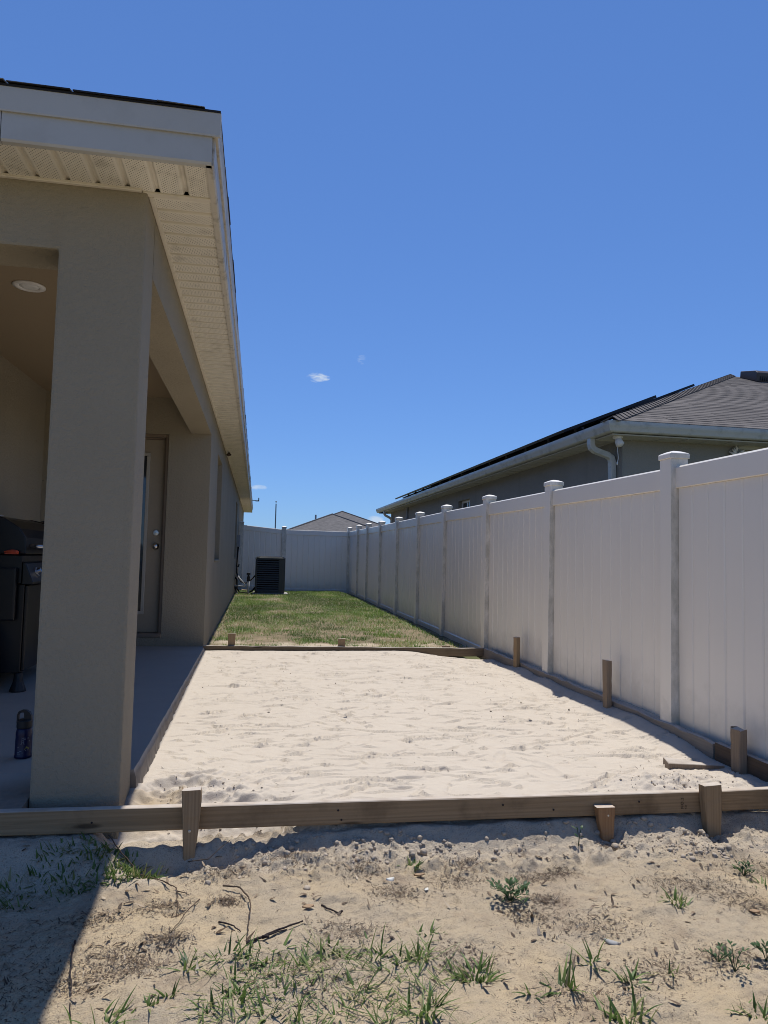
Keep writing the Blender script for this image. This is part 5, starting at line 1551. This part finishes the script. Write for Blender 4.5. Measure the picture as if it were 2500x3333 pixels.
GRASS_TUFTS = [   # x, y, spread, blades, length, label
    (-0.395, 2.966, 0.07, 60, 0.085, 'small grass clump right of the house shadow near the tall stake'),
    (-0.174, 2.285, 0.02, 12, 0.085, 'little upright grass tuft left of the dense grass patch'),
    (-0.205, 2.168, 0.02, 11, 0.060, 'tiny grass tuft between the long dark twig and dense grass patch'),
    (-0.255, 2.122, 0.018, 10, 0.050, 'tiny flat grass tuft just above the bottom left grass clump'),
    (-0.370, 2.070, 0.06, 46, 0.085, 'grass clump at the bottom edge beside the foot of the dark twig'),
    (0.660, 2.910, 0.03, 26, 0.055, 'small grass tuft below the middle of the front board'),
    (0.619, 2.405, 0.025, 14, 0.055, 'sparse small tuft left of the broad-leaved weed'),
    (0.554, 2.261, 0.03, 22, 0.070, 'thin grass tuft just left of the round bushy tuft'),
    (0.700, 2.170, 0.055, 75, 0.085, 'round bushy grass tuft right of the dense patch'),
    (0.946, 2.072, 0.025, 20, 0.130, 'tall coarse grass tuft with long arching blades'),
    (1.090, 2.180, 0.022, 11, 0.115, 'open tuft of few stiff blades behind the coarse tuft'),
    (1.155, 2.051, 0.025, 22, 0.070, 'short fine tuft right of the coarse arching tuft'),
    (0.832, 2.044, 0.012, 6, 0.080, 'few lone blades left of the coarse arching tuft'),
    (1.050, 1.895, 0.05, 48, 0.085, 'dense tuft at the bottom edge right of centre'),
    (0.500, 2.005, 0.05, 34, 0.110, 'tall tuft at the right end of the dense grass patch'),
    (1.593, 2.525, 0.035, 32, 0.070, 'pale yellow-green tuft below the stake nearest the fence'),
    (2.047, 2.624, 0.025, 14, 0.070, 'thin dark tuft at the right edge of the picture'),
    (1.281, 2.072, 0.02, 8, 0.090, 'pair of upright blades right of the short fine tuft'),
    (1.430, 1.850, 0.05, 40, 0.075, 'dark tuft in the bottom right corner'),
    (0.270, 2.336, 0.03, 16, 0.075, 'grass tuft at the top edge of the dense patch, right of the dark sticks'),
    (0.422, 2.290, 0.03, 18, 0.080, 'upright tuft at the upper right of the dense patch'),
]
def tuft(rg, x, y, spread, n, length):
    bx, by = x + rg.normal(0, spread * 0.6, n), y + rg.normal(0, spread * 0.45, n)
    z = soil_z(bx, by) - 0.004
    az = np.arctan2(by - y, bx - x) + rg.normal(0, 0.7, n)
    L = length * rg.uniform(0.3, 1.0, n)
    return blades(rg, np.stack([bx, by, z], 1), L, rg.uniform(0.0045, 0.0105, n), az, rg.uniform(0.15, 1.3, n), rg.uniform(0.1, 1.0, n), np.clip(rg.normal(0.48, 0.27, n), 0, 1), 5)

def build_weeds():
    rg = np.random.default_rng(31)
    for (x, y, sp, n, L, lab) in GRASS_TUFTS:
        o = blade_object('grass_tuft', [tuft(rg, x, y, sp, n, L)], M['blade'], (x, y, sz(x, y)))
        tag(o, lab, 'grass tuft', 'grass tufts in the bare soil')
    # the two spreading patches nobody could count
    pts = [(-0.111, 2.337), (-0.043, 2.319), (0.065, 2.346), (0.073, 2.24), (-0.06, 2.198), (-0.017, 2.178), (0.016, 2.295), (-0.083, 2.104), (-0.022, 2.083), (0.101, 2.3), (0.105, 2.133), (0.128, 2.075), (0.187, 2.157), (0.191, 2.271), (0.3, 2.306), (0.332, 2.13), (0.351, 2.084), (0.476, 2.257), (0.402, 2.353), (0.372, 2.027), (0.535, 2.266), (0.45, 1.997), (0.27, 2.009), (0.223, 2.227), (0.066, 2.038), (0.378, 1.969), (0.0, 2.13), (0.15, 2.02), (-0.05, 2.03), (0.05, 1.96), (0.2, 1.94), (0.3, 1.92), (0.45, 1.9)]
    ps = []
    for (x, y) in pts:
        ps.append(tuft(rg, x, y, rg.uniform(0.02, 0.05), int(rg.integers(5, 13)), rg.uniform(0.05, 0.105)))
    n = 300
    bx, by = rg.uniform(-0.14, 0.58, n), rg.uniform(1.9, 2.36, n)
    ps.append(blades(rg, np.stack([bx, by, soil_z(bx, by) - 0.002], 1), rg.uniform(0.03, 0.08, n), rg.uniform(0.002, 0.005, n), rg.uniform(0, 6.28, n), rg.uniform(0.4, 1.35, n), rg.uniform(0.0, 0.9, n), np.clip(rg.normal(0.5, 0.28, n), 0, 1), 4))
    n = 170
    bx, by = rg.uniform(-0.14, 0.62, n), rg.uniform(1.88, 2.36, n)
    ps.append(blades(rg, np.stack([bx, by, soil_z(bx, by) + 0.002], 1), rg.uniform(0.07, 0.17, n), rg.uniform(0.0018, 0.0045, n), rg.uniform(0, 6.28, n), rg.uniform(1.1, 1.5, n), rg.normal(0.05, 0.2, n), np.clip(rg.normal(0.75, 0.3, n), 0, 1), 5))
    tag(blade_object('weedy_grass', ps, M['blade']), 'scattered weedy grass patch at the bottom of the picture', 'grass', None, 'stuff')
    ps = []
    for (x, y) in [(-0.526, 3.03), (-0.586, 2.98), (-0.545, 2.897), (-0.478, 2.969), (-0.459, 3.03), (-0.644, 3.01), (-0.668, 2.913), (-0.763, 2.925), (-0.614, 2.86), (-0.58, 3.03), (-0.50, 2.92), (-0.72, 3.0), (-0.85, 2.9), (-0.8, 2.8)]:
        ps.append(tuft(rg, x, y, 0.05, 34, 0.06))
    tag(blade_object('weedy_grass', ps, M['blade']), 'grass patch half in the house shadow under the front board', 'grass', None, 'stuff')

    # broad-leaved weeds: stems with pointed leaves
    def weed(x, y, stems, nl, R, L, lab, mat, rise=0.05):
        rg = np.random.default_rng(int(x * 1000) + stems)
        z0 = sz(x, y)
        W = thing('leafy_weed', lab, 'weed', (x, y, z0), 'leafy weeds in the bare soil')
        st = MB()
        lv = []
        for s in range(stems):
            a = 6.28 * s / stems + rg.uniform(-0.3, 0.3); r = R * rg.uniform(0.45, 1.0); hh = rise * rg.uniform(0.5, 1.2)
            P = [(x, y, z0 - 0.004), (x + 0.35 * r * math.cos(a), y + 0.35 * r * math.sin(a), z0 + hh * 0.7), (x + 0.7 * r * math.cos(a), y + 0.7 * r * math.sin(a), z0 + hh), (x + r * math.cos(a), y + r * math.sin(a), z0 + hh * 0.95)]
            st.tube(P, 0.0013, 5)
            for k in range(nl):
                q = 0.25 + 0.75 * k / max(1, nl - 1)
                i = min(2, int(q * 3)); f = q * 3 - i
                b = np.array(P[i]) * (1 - f) + np.array(P[i + 1]) * f
                lv.append((b, a + (1 if k % 2 else -1) * rg.uniform(0.5, 1.2), L * rg.uniform(0.6, 1.15), rg.uniform(0.6, 1.2), rg.random()))
        part('stem', st, M['broadleaf'], W)
        V, F, T = [], [], []
        for (b, a, l, tilt, tn) in lv:
            d = np.array([math.cos(a) * math.sin(tilt), math.sin(a) * math.sin(tilt), math.cos(tilt)]); sd = np.array([-math.sin(a), math.cos(a), 0]); up = np.cross(d, sd) * -1
            w = l * 0.24
            pr = [(0, 0, 0), (0.3, 0.8, 0.06), (0.55, 1.0, 0.05), (0.85, 0.5, -0.02), (1.0, 0.0, -0.08)]
            i0 = len(V)
            for (t, ww, dz) in pr:
                c = b + d * l * t + np.array([0, 0, dz * l])
                V += [c - sd * w * ww + up * 0.12 * w, c, c + sd * w * ww + up * 0.12 * w]; T += [tn] * 3
            for k in range(4):
                F += [(i0 + k * 3, i0 + k * 3 + 1, i0 + k * 3 + 4, i0 + k * 3 + 3), (i0 + k * 3 + 1, i0 + k * 3 + 2, i0 + k * 3 + 5, i0 + k * 3 + 4)]
        # each leaf is a small mesh of its own
        V = np.array(V); T = np.array(T)
        for j in range(len(lv)):
            me = fast_mesh('leaf', V[j * 15:(j + 1) * 15] - np.array([x, y, z0]), np.array(F[j * 8:(j + 1) * 8]) - j * 15)
            vattr(me, 'tint', T[j * 15:(j + 1) * 15])
            put('leaf', me, M['broadleaf'], W)
    weed(0.97, 2.591, 17, 6, 0.085, 0.027, 'dark green broad-leaved weed alone in the middle of the bare soil', None, 0.055)
    weed(2.03, 2.712, 7, 4, 0.045, 0.026, 'small leafy weed near the right edge below the near stake', None, 0.04)
    weed(1.502, 2.134, 6, 5, 0.055, 0.018, 'grey-green sprawling weed at the lower right', None, 0.035)
    weed(1.506, 2.060, 6, 5, 0.055, 0.018, 'grey-green weed just below another at the lower right', None, 0.05)
    weed(1.674, 2.133, 6, 5, 0.045, 0.026, 'leafy weed cut by the right edge of the picture', None, 0.045)
    weed(1.437, 3.005, 2, 3, 0.018, 0.028, 'tiny upright seedling under the board left of the orange stake', None, 0.075)

    # twigs
    def twig(P, r, lab, mat, lift=0.004, side=()):
        pts = [(x, y, sz(x, y) + lift + (z if len(q) else 0)) for (x, y, *q) in P for z in [q[0] if q else 0]]
        # finer, slightly crooked path
        fine = []
        for i in range(len(pts) - 1):
            for t in np.linspace(0, 1, 6)[:-1]:
                a, b = Vector(pts[i]), Vector(pts[i + 1]); p = a.lerp(b, t)
                p += Vector((rg.normal(0, 0.0012), rg.normal(0, 0.0012), rg.normal(0, 0.0008))); fine.append(p)
        fine.append(Vector(pts[-1]))
        n = len(fine)
        o = fine[0].copy()
        mb = MB().tube([p - o for p in fine], [r * 0.75 * (1 - 0.5 * i / n) for i in range(n)], 7)
        for (i, dx, dy, dz, rr) in side:
            p = fine[int(i * (n - 1))]
            mb.tube([p - o, p - o + Vector((dx, dy, dz)) * 0.6 + Vector((0.002, 0, 0.003)), p - o + Vector((dx, dy, dz))], [rr, rr * 0.8, rr * 0.5], 6)
        tag(put('twig', mb.mesh('twig', smooth=True), mat, None, o), lab, 'twig', 'fallen twigs on the soil')
    twig([(-0.081, 2.785, 0.01), (-0.02, 2.753, 0.012), (0.012, 2.683, 0.015), (0.021, 2.606, 0.012), (0.013, 2.478, 0.006), (0.009, 2.406)], 0.0042, 'long thin twig bent like a hook in the middle of the soil', M['twig'])
    twig([(0.01, 2.379), (0.09, 2.435, 0.006), (0.196, 2.497, 0.004)], 0.0060, 'dark straight stick lying above the dense grass patch', M['twig_dark'], 0.005, ((0.35, 0.08, 0.045, -0.004, 0.003), (0.3, 0.02, -0.015, 0.006, 0.006)))
    twig([(0.272, 2.647), (0.309, 2.612, 0.004), (0.338, 2.586)], 0.0048, 'short dark twig with a knobbed end right of the hooked twig', M['twig_dark'], 0.004, ((0.9, 0.012, -0.004, 0.008, 0.005),))
    twig([(-0.086, 2.562), (-0.041, 2.524, 0.004), (-0.011, 2.461)], 0.0042, 'short crooked twig left of the foot of the hooked twig', M['twig_dark'])
    twig([(-0.544, 2.545, 0.0), (-0.53, 2.45, 0.006), (-0.50, 2.31, 0.008), (-0.459, 2.139)], 0.0042, 'long dark straight twig along the edge of the house shadow', M['twig_dark'])
    twig([(-0.545, 3.06, 0.05), (-0.47, 3.03, 0.03), (-0.408, 2.98, 0.01), (-0.326, 2.90, 0.004), (-0.251, 2.80, 0.004), (-0.236, 2.70, 0.003), (-0.229, 2.585)], 0.0036, 'long thin brown twig running from the board past the left stake foot', M['twig'], 0.004, ((0.55, 0.04, -0.08, 0.012, 0.002), (0.7, 0.05, -0.06, 0.01, 0.002)))
    twig([(-0.16, 2.70), (-0.19, 2.62, 0.012), (-0.235, 2.50, 0.004)], 0.0028, 'thin twig slanting beside the lower end of the long brown twig', M['twig'])
    twig([(-0.23, 3.02, 0.04), (-0.15, 2.98, 0.05), (-0.07, 3.05, 0.075)], 0.003, 'thin pale root sticking out under the board right of the tall stake', M['twig'])

    # single pale things
    def lozenge(name, x, y, a, L, W, t, mat, lab, cat, cup=0.3):
        z = sz(x, y) + 0.004
        mb = MB(); vs = []; n = 7
        for i in range(n):
            q = i / (n - 1); w = W * math.sin(math.pi * min(0.98, max(0.02, q))) ** 0.8
            for s in (-1, -0.5, 0, 0.5, 1):
                u, v = (q - 0.5) * L, s * w
                vs.append((u * math.cos(a) - v * math.sin(a), u * math.sin(a) + v * math.cos(a), cup * W * (s * s) + 0.15 * L * (q - 0.5) ** 2))
        top = [(p[0], p[1], p[2] + t) for p in vs]
        fs = []
        m = len(vs)
        for i in range(n - 1):
            for j in range(4):
                k = i * 5 + j
                fs += [(k, k + 5, k + 6, k + 1), (m + k, m + k + 1, m + k + 6, m + k + 5)]
            for j in (0, 4):
                k = i * 5 + j; fs.append((k, k + 5, m + k + 5, m + k))
        for i in (0, n - 1):
            for j in range(4):
                k = i * 5 + j; fs.append((k, k + 1, m + k + 1, m + k))
        tag(put(name, mb.add(vs + top, fs).mesh(name, smooth=True), mat, None, (x, y, z)), lab, cat)
    lozenge('shell_chip', 0.679, 2.714, 0.9, 0.026, 0.008, 0.001, M['shell'], 'bright white chip on the soil left of the broad-leaved weed', 'chip', 0.1)
    lozenge('shell', 0.557, 2.812, 0.2, 0.034, 0.014, 0.003, M['shell'], 'pale rounded shell on the soil below the middle of the board', 'shell', -0.6)
    lozenge('dead_leaf', 0.22, 2.589, 0.1, 0.042, 0.012, 0.0006, M['dead_leaf'], 'curled tan leaf between the hooked twig and the knobbed twig', 'leaf', 0.5)
    lozenge('dead_leaf', 0.683, 2.852, 0.1, 0.045, 0.010, 0.0006, M['dead_leaf'], 'brown leaf just below the small tuft under the board', 'leaf', 0.6)
    lozenge('dead_leaf', 1.842, 2.407, -0.3, 0.040, 0.012, 0.0006, M['dead_leaf'], 'reddish dead leaf towards the right edge of the soil', 'leaf', 0.6)
    lozenge('pale_stone', 1.213, 2.279, -0.7, 0.055, 0.013, 0.006, M['pad'], 'flat pale stone right of the litter drift', 'stone', -0.3)
build_weeds()

def build_litter():
    rg = np.random.default_rng(41)
    C = [(1.14, 2.796, .10), (1.198, 2.398, .15), (1.102, 2.586, .07), (0.895, 2.91, .08), (0.829, 2.794, .14), (0.993, 2.488, .08), (1.26, 2.808, .07), (1.675, 2.655, .14), (1.83, 2.587, .14), (1.576, 2.975, .05), (1.559, 2.159, .12), (1.882, 2.444, .10),
         (-0.112, 2.93, .12), (-0.067, 2.682, .05), (0.458, 2.897, .10), (0.552, 2.694, .09), (0.181, 2.98, .12), (-0.501, 2.665, .10), (-0.241, 2.479, .07), (-0.32, 2.34, .10), (-0.459, 2.291, .12), (-0.391, 2.414, .13), (-0.289, 2.693, .09), (-0.8, 2.5, .3), (-0.75, 2.2, .2), (0.7, 2.25, .12), (1.3, 2.1, .15), (0.2, 2.2, .25), (1.0, 2.0, .2), (2.1, 2.75, .15), (0.35, 2.45, .12)]
    X, Y = [], []
    for (cx, cy, r) in C:
        n = int(320 + 2200 * r)
        X.append(rg.normal(cx, r * 0.6, n)); Y.append(rg.normal(cy, r * 0.36, n))
    X.append(rg.uniform(-1.1, 2.5, 1900)); Y.append(rg.uniform(1.85, 3.04, 1900))
    x, y = np.concatenate(X), np.concatenate(Y)
    k = (y < 3.05) & (y > 1.5); x, y = x[k], y[k]
    n = len(x)
    z = soil_z(x, y) + rg.uniform(0.0, 0.005, n)
    L = rg.uniform(0.005, 0.022, n) * rg.choice([0.6, 1.0, 1.7], n, p=[.5, .4, .1])
    W = np.where(rg.random(n) < 0.38, rg.uniform(0.0025, 0.006, n), rg.uniform(0.0008, 0.0020, n))
    b = blades(rg, np.stack([x, y, z], 1), L, W, rg.uniform(0, 6.28, n), rg.uniform(1.15, 1.65, n), rg.normal(0, 0.35, n), np.clip(rg.beta(1.1, 1.9, n), 0, 1), 2)
    m2 = 260
    lx, ly = rg.choice(x, m2) + rg.normal(0, .05, m2), rg.choice(y, m2) + rg.normal(0, .04, m2)
    b2 = blades(rg, np.stack([lx, ly, soil_z(lx, ly) + 0.003], 1), rg.uniform(0.02, 0.05, m2), rg.uniform(0.006, 0.014, m2), rg.uniform(0, 6.28, m2), rg.uniform(1.0, 1.6, m2), rg.normal(0.2, 0.6, m2), np.clip(rg.beta(1.6, 1.4, m2), 0, 1), 4)
    tag(blade_object('dead_leaves', [b2], M['litter_dark']), 'curled dead leaves scattered among the litter on the soil', 'leaves', None, 'stuff')
    tag(blade_object('dry_litter', [b], M['litter_dark']), 'dry bits of leaf, stalk and bark strewn over the soil', 'litter', None, 'stuff')
    # crumbs of bark and root on the sand bed
    n = 420
    x, y = rg.uniform(-0.45, 2.5, n), rg.uniform(3.2, 7.7, n)
    z = np.array([sand_z(a, c) for a, c in zip(x, y)]) + 0.002
    b = blades(rg, np.stack([x, y, z], 1), rg.uniform(0.01, 0.035, n), rg.uniform(0.0015, 0.006, n), rg.uniform(0, 6.28, n), rg.uniform(1.1, 1.6, n), rg.normal(0, 0.3, n), np.clip(rg.beta(1.2, 3, n), 0, 1), 2)
    tag(blade_object('dry_litter', [b], M['litter_dark']), 'few dark crumbs of bark and root on the pale sand bed', 'litter', None, 'stuff')

    # clods of damp sand along the board and in the dug corners
    ico = bmesh.new(); bmesh.ops.create_icosphere(ico, subdivisions=2, radius=1.0)
    bv = np.array([v.co[:] for v in ico.verts]); bf = np.array([[v.index for v in f.verts] for f in ico.faces]); ico.free()
    def clods(P, name, lab):
        V, F = [], []
        for i, (x, y, z, r) in enumerate(P):
            nrm = bv * (1 + 0.55 * (vnoise(bv[:, 0] * 1.7 + i * 3.1, bv[:, 1] * 1.7 + bv[:, 2] * 2.3, i % 9) - 0.5)[:, None] + 0.45 * (vnoise(bv[:, 0] * 4 + i, bv[:, 2] * 4 + bv[:, 1] * 3, 5) - 0.5)[:, None])
            s = rg.uniform(0.75, 1.2, 3) * r; s[2] *= 0.8
            a = rg.uniform(0, 6.28); c, sn = math.cos(a), math.sin(a)
            q = nrm * s
            q = np.stack([q[:, 0] * c - q[:, 1] * sn, q[:, 0] * sn + q[:, 1] * c, q[:, 2]], 1) + np.array([x, y, z])
            V.append(q); F.append(bf + i * len(bv))
        o = put(name, fast_mesh(name, np.concatenate(V), np.concatenate(F)), M['clod'])
        tag(o, lab, 'clods', None, 'stuff')
    P = []
    for _ in range(1500):
        x = rg.uniform(-0.55, 2.55)
        y = 3.09 - abs(rg.normal(0, 0.09)) + 0.03 * math.sin(x * 5)
        if x < -0.1 and rg.random() < 0.6: continue
        dens = float(vnoise(np.array([x * 3.1]), np.array([0.5]), 55)[0])
        if rg.random() > 0.25 + dens: continue
        r = 0.0022 + 0.0125 * rg.random() ** 6
        P.append((x, min(y, 3.09), sz(x, min(y, 3.09)) + r * 0.2, r))
    for _ in range(220):                     # heap by the right-hand stake
        x, y = rg.normal(1.92, 0.13), rg.normal(2.90, 0.06)
        r = 0.0025 + 0.011 * rg.random() ** 5
        P.append((x, y, sz(x, y) + r * 0.05, r))
    clods(P, 'sand_clods', 'crumbly grey sand clods heaped along the foot of the front board')
    P = []
    for _ in range(420):
        if rg.random() < 0.5: x, y = rg.normal(-0.25, 0.17), rg.normal(3.47, 0.13)
        else: x, y = rg.normal(2.12, 0.17), rg.normal(3.30, 0.08)
        if x < -0.47 or y < 3.15 or x > 2.55: continue
        r = 0.0018 + 0.006 * rg.random() ** 6
        P.append((x, y, sand_z(x, y) + r * 0.15, r))
    for _ in range(110):
        x, y = rg.uniform(-0.4, 2.5), rg.uniform(3.2, 7.6)
        r = 0.002 + 0.007 * rg.random() ** 5
        P.append((x, y, sand_z(x, y) + r * 0.3, r))
    clods(P, 'sand_clods', 'small clods in the dug corners of the sand bed')
build_litter()
